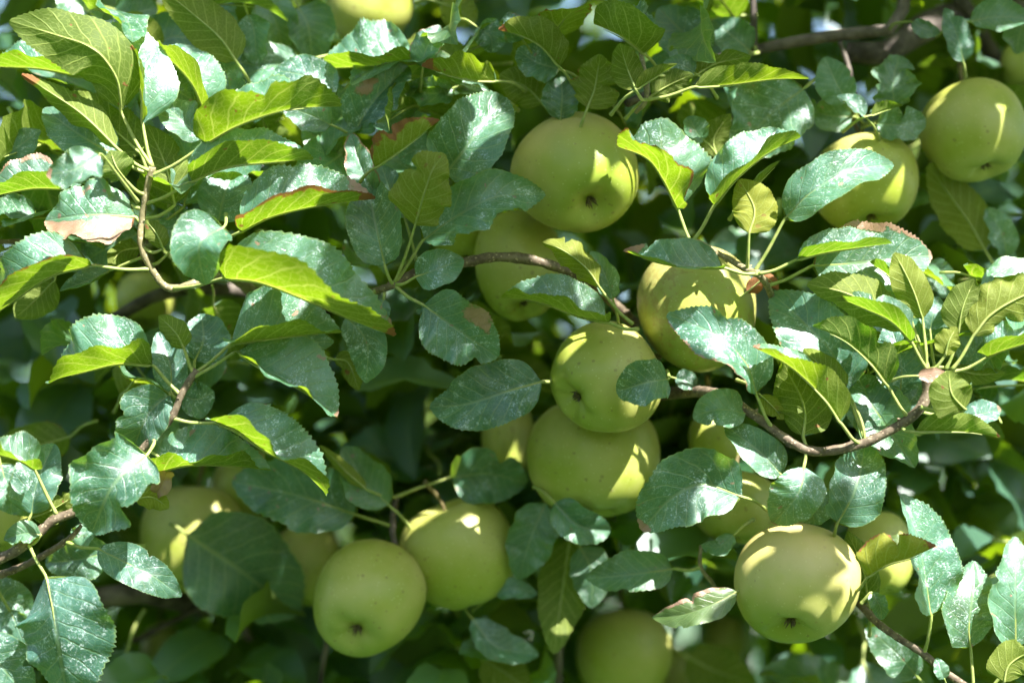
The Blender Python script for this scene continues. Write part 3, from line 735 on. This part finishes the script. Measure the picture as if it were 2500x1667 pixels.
# --- right hand shoot
L('31', [(372, 352, -1), (560, 305, -1.5), (760, 275, -1.5), (998, 243, -1)], 135, -12, 58, pet=(180, 450), du=1, y=.2)
L('31', [(470, 392, 1), (750, 372, 1), (1262, 315, 1)], 240, -4, 184, pet=(190, 455), br='A:.75 tip:.2', du=.7, c=6)
L('31', [(1112, 788, -1), (950, 692, -1.5), (700, 565, -1.5), (438, 508, -1)], 172, 218, 335, pet=(1220, 1040), y=.25, tw=(0, 20))
L('31', [(1115, 880, -2), (980, 745, -2.2), (820, 665, -2), (648, 590, -1.5)], 125, -15, 52, pet=(1225, 1045), br='tip:.4', y=.3, du=.95)
L('31', [(1042, 542, -.5), (960, 450, -.5), (848, 368, 0)], 95, -20, 58, y=.25, pet=(1220, 1040))
L('31', [(1182, 732, -1.5), (1135, 570, -2), (1065, 420, -2), (993, 308, -1)], 132, 182, 350, 'l', pet=(1245, 1045), y=.4)
L('31', [(1230, 805, -.5), (1250, 690, -.5), (1295, 585, 0)], 92, 0, 176, 'l', pet=(1262, 1045), du=.9)
L('31', [(1410, 818, -1), (1440, 660, -1.5), (1505, 478, -1)], 142, 182, 354, 'l', pet=(1330, 1050), y=.1)
L('31', [(1530, 720, 0), (1572, 580, 0), (1628, 452, 0)], 78, 0, 178, 'l', du=.95)
L('31', [(1502, 842, -1.5), (1620, 705, -2), (1800, 595, -2), (2030, 500, -1)], 185, 212, 335, pet=(1365, 1055), y=.35)
L('31', [(1325, 962, -2), (1350, 870, -2.2), (1398, 778, -2)], 88, 184, 352, 'l', pet=(1288, 1052), y=.45)
L('31', [(1592, 972, -1), (1700, 925, -1.5), (1910, 865, -1)], 185, -14, 58, pet=(1370, 1065), du=.95)
L('31', [(1440, 1040, .5), (1520, 920, .5), (1645, 785, 1)], 125, 0, 178, du=.9)
L('31', [(1380, 1040, 0), (1530, 1082, 0), (1702, 1072, 0)], 65, 190, 335, y=.2)
L('31', [(962, 1157, -2), (850, 1005, -2.5), (680, 860, -2.5), (472, 775, -2)], 190, -58, 20, pet=(1070, 1340), y=.0, wave=.14)
L('31', [(700, 1192, .5), (600, 950, .5), (430, 760, .5), (233, 558, 1)], 240, 0, 176, du=1)
L('31', [(1040, 1217, .5), (1040, 1000, .5), (978, 738, 1)], 172, 0, 178, 'l', pet=(1010, 1390), du=1)
L('31', [(665, 1397, -2), (560, 1235, -2.5), (340, 1030, -2.5), (88, 905, -2)], 192, -45, 45, pet=(780, 1540), tw=(0, 40), br='tip:.35', y=.3, du=1)
L('31', [(700, 1175, -1), (560, 1050, -1), (418, 918, -.5)], 98, 192, 345, y=.4)
L('31', [(420, 1482, -.5), (430, 1280, -.5), (280, 1000, 0)], 190, 182, 352, 'l', y=.1, pet=(470, 1570))
L('31', [(965, 1425, 1), (850, 1270, 1), (775, 1090, 1.5)], 182, 0, 178, du=.8, pet=(1000, 1430))
L('31', [(1060, 1315, 1), (1130, 1220, 1), (1185, 1115, 1.5)], 92, 0, 178, du=.9)
L('31', [(1455, 1308, -3), (1370, 1205, -3.5), (1345, 1055, -3)], 152, 180, 352, 'l', pet=(1170, 1290))
L('31', [(1150, 1090, -3), (1240, 1080, -3), (1325, 1065, -3)], 48, 0, 170, br='all:.8')
L('31', [(1440, 1335, -1), (1550, 1332, -1), (1685, 1298, -.5)], 85, -10, 168, br='tip:.5', du=.95, pet=(1150, 1320))
L('31', [(1130, 1447, -2), (1300, 1445, -2.5), (1500, 1450, -2), (1657, 1480, -1.5)], 145, -55, 20, pet=(1040, 1425), y=.2, br='tip:.2')
L('31', [(150, 1215, 0), (230, 1290, -.2), (292, 1368, 0)], 64, 182, 350, y=.5)
L('31', [(1200, 370, 6), (1270, 450, 6), (1345, 565, 6)], 105, 0, 176, du=.7)
L('31', [(60, 560, 2), (180, 470, 2), (260, 540, 2)], 60, 200, 340, br='all:.95', y=.5)
# --- lower right
L('32', [(425, 187, -1), (392, 340, -1.2), (238, 557, -.5)], 172, 0, 176, pet=(430, 110), du=.9, br='tip:.2')
L('32', [(635, 557, 0), (745, 330, 0), (835, 35, .5)], 192, 15, 178, 'l', du=.85, pet=(610, 640, 2))
L('32', [(830, 892, -2), (960, 815, -3), (1110, 770, -3.4), (1258, 690, -3)], 245, -55, 14, pet=(750, 985, 1.5), br='tip:.4 B:.25', y=.95)
L('32', [(1237, 1152, 0), (1195, 880, -.3), (1135, 600, -.3), (1048, 363, 0)], 275, 66, 184, 'l', pet=(1190, 1365), du=1, c=8)
L('32', [(1490, 1352, .5), (1472, 1180, .3), (1532, 798, .5)], 192, 8, 192, 'l', pet=(1500, 1610), du=.6)
L('32', [(1775, 1362, 0), (1770, 1000, -.3), (1787, 636, 0)], 172, 0, 188, 'l', du=.85)
L('32', [(1700, 1562, -1), (1745, 1450, -1.3), (1910, 1335, -1)], 145, 184, 352, y=.3)
L('32', [(850, 990, .5), (905, 1070, .5), (927, 1167, .5)], 62, 0, 178, 'l', du=.95, pet=(790, 1060))
L('32', [(1322, 1542, 0), (1292, 1470, 0), (1278, 1408, 0)], 48, 0, 178, 'l', du=.9)
L('32', [(1155, 1535, 5), (1000, 1360, 5), (832, 1225, 5)], 125, 0, 178, du=.7)
L('32', [(838, 1072, 2.5), (805, 850, 2), (700, 598, 2)], 112, 182, 354, 'l')
L('32', [(580, 330, 2), (500, 420, 2), (440, 560, 2)], 140, 0, 178, du=.6)
L('22', [(1602, 382, -.3), (1350, 300, -.6), (1150, 385, -.6), (958, 595, 0)], 250, 0, 174, du=.7, br='tip:.3', c=10)
L('22', [(1570, 982, 1), (1400, 1062, 1), (1200, 1135, 1), (1033, 1162, 1)], 115, -10, 150, br='A:.9', du=.15, y=.6)
L('22', [(1168, 837, 5), (900, 872, 5), (605, 907, 5)], 140, 0, 178, du=.4, pet=(1335, 830, 4.5))
L('22', [(400, 415, 6), (560, 560, 6), (760, 600, 6)], 140, 0, 178, du=.5)
L('22', [(560, 690, 8), (640, 860, 8), (640, 1090, 8)], 130, 0, 178, 'l', du=.4)
L('22', [(500, 640, 9), (450, 1000, 9), (395, 1370, 9)], 155, 180, 356, 'l')
L('22', [(350, 410, 8), (260, 620, 8), (165, 910, 8)], 155, 0, 178, 'l', du=.4)
L('12', [(1300, 260, 9), (1550, 230, 9), (1790, 300, 9)], 205, 0, 178, du=.5)
L('12', [(1440, 1150, 10), (1600, 1330, 10), (1870, 1395, 10)], 130, -10, 130, du=1)
L('12', [(1595, 1012, 9), (1700, 960, 9), (1860, 1002, 9)], 75, -10, 150, du=1)
L('12', [(1500, 1410, 12), (1650, 1500, 12), (1810, 1610, 12)], 175, 180, 350, y=.3)
L('22', [(1240, 1390, 18), (1420, 1490, 18), (1680, 1570, 18)], 165, 180, 350, y=.3)
L('22', [(1550, 620, 2), (1450, 700, 2), (1340, 690, 2.4)], 70, 0, 150, du=.4)

# ------------------------------------------------------------------ apples
def apple_mesh(R, squash, lobe, seed, nlat=44, nlon=48):
    rr = random.Random(seed)
    ph = np.linspace(-math.pi / 2, math.pi / 2, nlat + 1); lam = np.linspace(0, 2 * math.pi, nlon, endpoint=False)
    rad0 = np.cos(ph) ** 0.80
    z0 = np.sin(ph)
    taper = 1 + 0.075 * np.sin(ph)
    z = z0 - 0.42 * np.exp(-(rad0 / 0.30) ** 2) * (ph > 0) + 0.30 * np.exp(-(rad0 / 0.34) ** 2) * (ph < 0)
    p1, p2, p3 = rr.uniform(0, 6), rr.uniform(0, 6), rr.uniform(0, 6)
    bot = np.clip(-np.sin(ph) + 0.15, 0, 1) ** 1.5
    V = []
    for i in range(nlat + 1):
        l = 1 + lobe * bot[i] * np.cos(5 * lam + p1) + 0.034 * np.cos(2 * lam + p2) * math.cos(ph[i]) + 0.02 * np.cos(3 * lam + p3)
        x = rad0[i] * taper[i] * l
        zz = z[i] + 0.05 * lobe / 0.03 * bot[i] * np.cos(5 * lam + p1) * rad0[i] * 0.5 + 0.05 * math.cos(ph[i]) * np.cos(lam + p3)
        V.append(np.stack([x * np.cos(lam), x * np.sin(lam), zz * squash * 0.95], 1))
    V = np.vstack(V) * R
    q = [(i * nlon + k, i * nlon + (k + 1) % nlon, (i + 1) * nlon + (k + 1) % nlon, (i + 1) * nlon + k) for i in range(nlat) for k in range(nlon)]
    return mesh_np("apple", V, q, [M_APPLE])

APPLES = []
def apple(ox, oy, rx, ry, d, cal, label, group=None, russet=0.25, warm=0.1, lobe=0.042, front=True):
    f = 2500 / 2352.0
    c = P(ox * f, oy * f, d)
    dist = FOCUS + d / 100
    R = rx * f * KPX * dist / 1.02
    cx, cy = cal
    zz = math.sqrt(max(0.0, 1 - cx * cx - cy * cy)) * (1 if front else -1)
    down = norm(RIGHT * cx - UP * cy - FWD * zz)
    seed = int(ox * 3 + oy)
    APPLES.append((c, R * max(1, ry / rx)))
    o = link("apple", apple_mesh(R, ry / rx, lobe, seed), loc=c)
    qd = Vector((-down).tolist()).to_track_quat('Z', 'Y')
    o.rotation_mode = 'QUATERNION'; o.rotation_quaternion = qd
    o['label'] = label; o['category'] = "apple"; o['group'] = "green-yellow apples hanging in the tree"
    o['russet'] = float(russet); o['warmth'] = float(warm)
    sq = ry / rx * 0.95
    # stalk
    r2 = random.Random(seed)
    z0 = R * sq * 0.60
    v, q = tube([np.array([0, 0, z0 - .002]), np.array([r2.uniform(-.003, .003), 0, z0 + 0.013]), np.array([r2.uniform(-.008, .008), r2.uniform(-.008, .008), z0 + 0.028])], [0.0012, 0.001, 0.0018], 7, 8)
    st = bpy.data.objects.new("stalk", mesh_np("stalk", v, q, [M_STALK])); COL.objects.link(st); st.parent = o
    # dried calyx: five curled sepals
    zc = -R * sq * 0.71
    vs, qs, off = [], [], 0
    for k in range(9):
        an = 2 * math.pi * k / 9 + r2.uniform(-.2, .2); e = np.array([math.cos(an), math.sin(an), 0])
        l = R * r2.uniform(0.08, 0.16)
        tv, tq = tube([e * R * 0.02 + [0, 0, zc + R * .02], e * l * 0.55 + [0, 0, zc - R * 0.05], e * l * r2.uniform(.4, 1.0) + [0, 0, zc - R * 0.13]], [R * .02, R * .018, R * .003], 5, 5)
        vs.append(tv); qs.append(tq + off); off += len(tv)
    ca = bpy.data.objects.new("calyx", mesh_np("calyx", np.vstack(vs), np.vstack(qs), [M_CALYX])); COL.objects.link(ca); ca.parent = o
    return o

apple(1325, 402, 145, 145, 4.5, (.27, .62), "large yellow-green apple above the grey twig, topmost of the central cluster", lobe=.02, warm=.75, russet=.2)
apple(1192, 612, 106, 138, 8, (.12, .87), "shaded green apple behind the thin grey twig, below left of the topmost central apple")
apple(1602, 712, 143, 144, 4.5, (.06, .72), "pale apple with russet smears and a sunlit edge, rightmost of the central cluster", russet=1.5, warm=.35)
apple(1388, 870, 131, 131, 3.2, (-.70, .42), "apple with a cleft in its left side, resting over the larger green apple", lobe=.075, russet=.8, warm=.25)
apple(1364, 1054, 152, 153, 8.2, (.0, .97), "big plain green apple hanging lowest in the central cluster")
apple(1988, 422, 131, 118, 7, (.1, .93), "apple half hidden by a long white-dusted leaf, streaked with sunlight")
apple(2238, 302, 122, 126, 7.5, (.2, .9), "shaded olive-yellow apple at the right edge, high up")
apple(1056, 1272, 132, 141, 10, (.35, .93), "plain green apple in shade, upper right of the two touching apples low down", front=False)
apple(845, 1376, 131, 145, 7.5, (-.2, .56), "green apple with its calyx to the viewer, lower left of two touching apples")
apple(1828, 1342, 143, 143, 2.0, (-.18, .78), "sunlit pale yellow apple with dark calyx, foremost at lower right", warm=.7, russet=.35)
apple(1432, 1505, 116, 112, 18, (.0, .9), "blurred dark green apple cut by the bottom edge")
apple(848, 22, 98, 88, 15, (.1, .95), "blurred sunlit pale apple cut by the top edge")
apple(1690, 1165, 105, 92, 8, (-.1, .95), "yellow apple mostly hidden behind the broad speckled leaf right of centre")
apple(2020, 1270, 76, 108, 9, (.1, .97), "apple peeping out behind the yellow leaf at lower right")
apple(445, 1240, 122, 135, 15, (.0, .95), "blurred green apple with a sunlit top, low on the left")
apple(575, 1120, 88, 92, 17, (.1, .95), "blurred green apple behind the lowest hanging leaf of the left shoot")
apple(700, 1300, 82, 105, 15, (-.1, .95), "shaded apple behind a dark leaf, just left of the two touching apples")
apple(372, 1490, 48, 62, 26, (.0, .95), "small far apple with a lit rim, at the bottom left")
apple(1072, 540, 85, 75, 11, (.0, .95), "dark green apple left of the cluster, under the lobed teal leaf")
apple(335, 690, 72, 70, 16, (.0, .95), "blurred green apple behind the bend of the left shoot")
apple(0, 1190, 75, 85, 10, (.1, .95), "green apple cut by the left edge beneath the lower twig")
apple(1640, 1015, 62, 75, 9, (.1, .95), "shaded dull apple right of the lowest central apple")
apple(2345, 150, 45, 62, 16, (.1, .95), "dark blurred apple cut by the right edge above the olive one")
apple(1545, 1545, 50, 65, 24, (.0, .95), "far sunlit apple sliver beside the blurred dark apple at the bottom")
apple(1165, 1010, 62, 100, 15, (.0, .95), "blurred apple with sunlit slivers left of the lowest central apple")
apple(1060, -45, 70, 60, 17, (.0, .95), "blurred pale apple just showing at the top edge")
apple(1665, 1470, 52, 62, 28, (.0, .95), "far blurred yellowish apple left of the foremost apple")

# ------------------------------------------------------------------ leaves deeper in the crown
def proto(i, nu, nv, teeth):
    R = random.Random(500 + i)
    droop = R.uniform(0.05, 0.35)
    t = np.linspace(0, 1, nu + 1)
    mid = np.stack([0.06 * np.sin(3 * t + i), t * (1 - 0.15 * droop), 0.12 * np.sin(math.pi * t * 0.8) - droop * t ** 2], 1)
    T = np.gradient(mid, axis=0); T /= np.linalg.norm(T, axis=1)[:, None]
    N = np.tile(np.array([0, 0, 1.0]), (nu + 1, 1)); N = N - T * (N * T).sum(1)[:, None]; N /= np.linalg.norm(N, axis=1)[:, None]
    S = np.cross(N, T)
    f = R.uniform(0, 45)
    return leaf_grid(mid, S, N, R.uniform(0.25, 0.33), f, 180 - f, nu, nv, (R.uniform(-15, 15), R.uniform(-15, 15)), teeth=teeth, R=R), mid, R

def leaf_frame(rr, up_bias=1.0):
    """random attitude of a leaf: columns x, y (towards the tip), z (upper face)"""
    z = norm(np.array([rr.normal() * .55, rr.normal() * .55 - .25, up_bias]))
    y = norm(np.array([rr.normal(), rr.normal() - .35, rr.normal() * .5 - .35]))
    z = norm(z - y * np.dot(y, z)); x = np.cross(y, z)
    return np.stack([x, y, z], 1)

MIDP = []
for i in range(14):
    (v, q, uv, u), mid, R = proto(i, 26, 8, True)
    rn = R.random(); data = np.zeros((len(v), 4)); data[:, 0] = brown_mask(uv, R.choice(['', '', 'tip:.4', 'edge:.3', ''])); data[:, 1] = rn; data[:, 2] = R.uniform(0, .3); data[:, 3] = R.uniform(.2, .7)
    tv, tq = tube([np.array([0, -.34, -.08]), np.array([0, -.16, -.015]), mid[0], mid[4] - [0, 0, .006], mid[18] - [0, 0, .004]], [.016, .012, .012, .009, .003], 6, 14)
    V = np.vstack([v, tv]); Q = np.vstack([q, tq + len(v)])
    MIDP.append(mesh_np("leaf", V, Q, [M_LEAF, M_PET], True, np.concatenate([np.zeros(len(q), int), np.ones(len(tq), int)]), np.vstack([uv, np.full((len(tv), 2), .5)]), np.vstack([data, np.tile([0, rn, .2, .2], (len(tv), 1))])))

from mathutils import Matrix
def euler_of(Mx):
    return Matrix(Mx.tolist()).to_euler()

rr = np.random.default_rng(5)
APC = np.array([c for c, _ in APPLES]); APR = np.array([x for _, x in APPLES])
APD = APC - CAM
def clear_of_fruit(p, Mx, s, hide=True):
    for t in (-.1, .2, .5, .8, 1.0):
        for e in (-.28, 0, .28):
            q_ = p + Mx[:, 1] * t * s + Mx[:, 0] * e * s - Mx[:, 2] * .2 * t * t * s
            if (np.linalg.norm(APC - q_, axis=1) < APR * 1.04 + .002).any(): return False
            if hide and e == 0 and t > 0:       # leave the fruit that the photo shows in view
                v_ = q_ - CAM; k_ = np.linalg.norm(v_); v_ = v_ / k_
                al = APD @ v_
                if ((np.linalg.norm(APD - np.outer(al, v_), axis=1) < APR * .95) & (al > k_)).any(): return False
    return True
n_mid = 300 - NLEAF[0] - 2
k = 0
for x0, x1, y0, y1, d0, d1, n in ((0, 1150, 0, 650, 4, 8, 30), (1780, 2460, 620, 1060, 2, 5, 14), (0, 650, 620, 1100, 5, 9, 10), (1000, 1900, 0, 330, 5, 9, 10)):
    for _ in range(n * 6):
        p = P(rr.uniform(x0, x1), rr.uniform(y0, y1), rr.uniform(d0, d1))
        Mx = leaf_frame(rr, 0.7); s = rr.uniform(.045, .075)
        if k >= n_mid or n <= 0: break
        if not clear_of_fruit(p, Mx, s): continue
        ob, bp, _d = nearest_branch(p)
        o = link("leaf", MIDP[int(rr.integers(len(MIDP)))], ob, p)
        o.rotation_euler = euler_of(Mx); o.scale = (s, s, s); k += 1; n -= 1
while k < n_mid:
    # spurs of three to five leaves
    cx, cy, d = rr.uniform(-80, 2580), rr.uniform(-80, 1750), rr.uniform(9.5, 19)
    for _ in range(int(rr.integers(2, 5))):
        if k >= n_mid: break
        sx, sy, dd = cx + rr.normal() * 70, cy + rr.normal() * 70, d + rr.normal() * 1.5
        p = P(sx, sy, max(9, dd))
        ob, bp, _d = nearest_branch(p)
        Mx = leaf_frame(rr, 0.75); s = rr.uniform(.055, .082)
        if not clear_of_fruit(p, Mx, s): continue
        o = link("leaf", MIDP[int(rr.integers(len(MIDP)))], ob, p)
        o.rotation_euler = euler_of(Mx); o.scale = (s, s, s)
        k += 1

def foliage(name, pos, frames, scales, parent, loc, nu=12, nv=4, kinds=10, teeth=False, seed=0, extra=()):
    ps = [proto(40 + i, nu, nv, teeth) for i in range(kinds)]
    r3 = np.random.default_rng(seed)
    Vs, Qs, UVs, Ds, off = [], [], [], [], 0
    for p, Mx, s in zip(pos, frames, scales):
        (v, q, uv, u), mid, R = ps[int(r3.integers(kinds))]
        Vs.append((v * s) @ Mx.T + p - loc); Qs.append(q + off); UVs.append(uv); off += len(v)
        d = np.zeros((len(v), 4)); d[:, 1] = r3.random(); d[:, 2] = r3.random() ** 2 * .5; d[:, 3] = r3.uniform(.2, .8)
        Ds.append(d)
    nleaf = sum(len(q) for q in Qs)
    for v, q in extra:
        Vs.append(v - loc); Qs.append(q + off); off += len(v); UVs.append(np.full((len(v), 2), .5)); Ds.append(np.zeros((len(v), 4)))
    mi = (np.arange(sum(len(q) for q in Qs)) >= nleaf).astype(int)
    me = mesh_np(name, np.vstack(Vs), np.vstack(Qs), [M_LEAF_FAR, M_BARK], True, mi, np.vstack(UVs), np.vstack(Ds))
    o = link(name, me, parent, loc)
    o['kind'] = 'stuff'
    return o

pos = []
for _ in range(2600):       # behind the fruit, as far as the eye gets
    d = 16 + 95 * rr.random() ** 1.3
    m = 1.15 + d / 200
    pos.append(P(1250 + rr.uniform(-1, 1) * 1250 * m, 833 + rr.uniform(-1, 1) * 833 * m, d))
for _ in range(90): pos.append(P(rr.uniform(-80, 2580), rr.uniform(-80, 1750), rr.uniform(10, 20)))
for _ in range(330):        # shaded leaves low in the crown
    d = rr.uniform(13, 34); pos.append(P(rr.uniform(-50, 2500), rr.uniform(850, 1720), d))
for _ in range(900):        # the far side of the crown
    d = rr.uniform(105, 165); m = 1.5
    pos.append(P(1250 + rr.uniform(-1, 1) * 1250 * m, 833 + rr.uniform(-1, 1) * 833 * m, d))
for _ in range(2300):       # the crown above the picture
    x = rr.uniform(-.75, .85); y = rr.uniform(1.30, 2.6); z = rr.uniform(2.17, 2.75)
    p = np.array([x, y, z])
    if (p - CAM) @ UP / ((p - CAM) @ FWD) * 1.3 < 0.215: continue
    pos.append(p)
# unseen leaves added above the picture to keep the middle and upper right in shade
ts = np.array(to_sun)
LIT = [(x, y, -1) for x in range(0, 960, 110) for y in range(0, 1000, 110)]
LIT += [(x, y, -1.5) for x in range(1880, 2500, 100) for y in range(640, 1080, 100)]
LIT += [(1500, 590, -1), (1600, 600, -1), (1720, 620, 1), (1690, 790, -1.5), (1760, 860, -1.5), (1800, 950, 0), (2000, 420, -1), (2130, 400, -1), (1750, 400, -1), (1640, 450, -1), (1840, 1180, -1), (1960, 1200, 0),
        (1960, 1330, -.5), (2260, 1350, 0), (2400, 1450, 0), (1120, 800, 0), (870, 850, 1), (450, 1420, 0), (130, 1180, 0), (130, 1550, -2), (1250, 400, 2), (1130, 330, 1), (1270, 470, 0), (870, 80, 15), (1060, 410, 0)]
LIT = np.array([P(*p_) for p_ in LIT])
def sun_blockers(n, x0, x1, y0, y1):
    n_ok = 0
    for _ in range(n * 12):
        q_ = P(rr.uniform(x0, x1), rr.uniform(y0, y1), rr.uniform(3, 9))
        for _t in range(30):
            p = q_ + ts * rr.uniform(.12, .75)
            c_ = p - CAM
            if (c_ @ UP) / (c_ @ FWD) * 1.3 > 0.285: break
        else: continue
        w_ = LIT - p; al = w_ @ ts
        if (np.linalg.norm(w_ - np.outer(al, ts), axis=1) < 0.045)[al < 0].any(): continue
        pos.append(p + rr.normal(size=3) * .006); n_ok += 1
        if n_ok >= n: break
sun_blockers(22, 1000, 1560, 150, 1300)
sun_blockers(17, 1560, 2450, 0, 480)
sun_blockers(6, 1050, 1600, 0, 300)
sun_blockers(26, 650, 1700, 1050, 1667)
sun_blockers(4, 250, 800, 1100, 1600)
def shade(n, sx, sy, d, rad, lit=.026):
    """boughs that hang in the sun's way to one fruit or leaf"""
    n_ok = 0
    for _ in range(n * 8):
        if n_ok >= n: break
        q_ = P(sx, sy, d) + rr.normal(size=3) * rad
        t = .10
        while True:
            c_ = q_ + ts * t - CAM
            if (c_ @ UP) / (c_ @ FWD) * 1.3 > 0.285: break
            t += .01
        p = q_ + ts * (t + rr.uniform(0, .25))
        w_ = LIT - p; al = w_ @ ts
        if (np.linalg.norm(w_ - np.outer(al, ts), axis=1) < lit)[al < 0].any(): continue
        pos.append(p); n_ok += 1
shade(13, 1122, 1352, 8, .022)
shade(12, 905, 1480, 5, .02)
shade(9, 1450, 1130, 6, .022)
shade(9, 640, 1400, 6, .03)
shade(26, 2390, 320, 4, .032, .012)
shade(5, 1900, 1420, -1, .016, .014)
shade(4, 1380, 400, 2, .02, .018)
shade(5, 1250, 1500, 10, .04)
shade(22, 470, 1310, 12, .032, .015)
shade(9, 744, 1370, 12, .025)
shade(5, 2130, 470, 4, .02)
shade(3, 1420, 480, 3, .018)
shade(3, 1540, 1620, 14, .03)
for _ in range(700):        # the skirts below and to the sides
    x = rr.uniform(-1.1, 1.0); y = rr.uniform(1.35, 2.7); z = rr.uniform(1.1, 2.3)
    p = np.array([x, y, z]); q_ = p - CAM; dd = q_ @ FWD
    if abs(q_ @ RIGHT) / dd * 1.3 < .30 and abs(q_ @ UP) / dd * 1.3 < .21: continue
    pos.append(p)
# unseen leaves added above and to the right to shut the sun out of the crown
n_ok = 0
for _ in range(4000):
    q_ = P(rr.uniform(-200, 2700), rr.uniform(-100, 1800), rr.uniform(13, 70))
    p = q_ + ts * rr.uniform(.1, .9); c_ = p - CAM; dd = c_ @ FWD
    if dd < .75 or not ((c_ @ UP) / dd * 1.3 > .285 or (c_ @ RIGHT) / dd * 1.3 > .38): continue
    w_ = LIT - p; al = w_ @ ts
    if (np.linalg.norm(w_ - np.outer(al, ts), axis=1) < 0.045)[al < 0].any(): continue
    pos.append(p); n_ok += 1
    if n_ok > 420: break
DEEP = np.array([P(*p_) for p_ in ((885, 50, 12), (920, 70, 12), (1650, 1640, 21), (395, 1530, 24), (1235, 1050, 12), (2090, 430, 4), (1850, 1560, 18), (1950, 1620, 18), (1170, 1640, 12), (1250, 1640, 12), (1230, 1570, 10), (260, 130, 6), (280, 1440, 13))])
keep, fr, sc_ = [], [], []
for p in pos:
    w_ = DEEP - p; al = w_ @ ts
    if (np.linalg.norm(w_ - np.outer(al, ts), axis=1) < 0.034)[al < 0].any(): continue
    Mx = leaf_frame(rr, 0.8); s = rr.uniform(.055, .085)
    if not clear_of_fruit(p, Mx, s): continue
    keep.append(p); fr.append(Mx); sc_.append(s)
foliage("foliage", keep, fr, sc_, tree, TREE_BASE, seed=3)  # also holds the unseen leaves added to block the sun

# ------------------------------------------------------------------ the next row of the orchard, and a row added behind the camera
def tree_row(centres, n, size, scl, seed):
    r4 = np.random.default_rng(seed); pp, ex = [], []
    for x, y in centres:
        b0 = np.array([x, y, 0.0]); k = 0
        ex.append(tube([b0, b0 + [.05, 0, .8], b0 + [-.05, 0, 1.6], b0 + [0, 0, 2.8]], [.10, .08, .06, .02], 12, 20, .05))
        while k < n:
            c = r4.uniform(-1, 1, 3)
            if np.linalg.norm(c) < 1: pp.append(b0 + np.array([0, 0, size[3]]) + c * size[:3]); k += 1
    foliage("orchard_and_screen_trees", pp, [leaf_frame(r4, .8) for _ in pp], r4.uniform(scl[0], scl[1], len(pp)), None, np.array([*centres[0], 0.]), nu=6, nv=2, seed=seed, extra=ex)
tree_row(((-1.5, 4.6), (0.3, 4.9), (2.1, 4.5)), 1500, (1.35, 1.0, 1.35, 1.75), (.13, .20), 60)
tree_row(((-4.4, -2.6), (-2.2, -2.6), (0.0, -2.6), (2.2, -2.6), (4.4, -2.6)), 720, (1.5, 1.1, 1.75, 2.0), (.16, .24), 90)  # unseen row behind the camera, added to cut the sky light

for o in scene.objects:
    if '_w' in o: del o['_w']
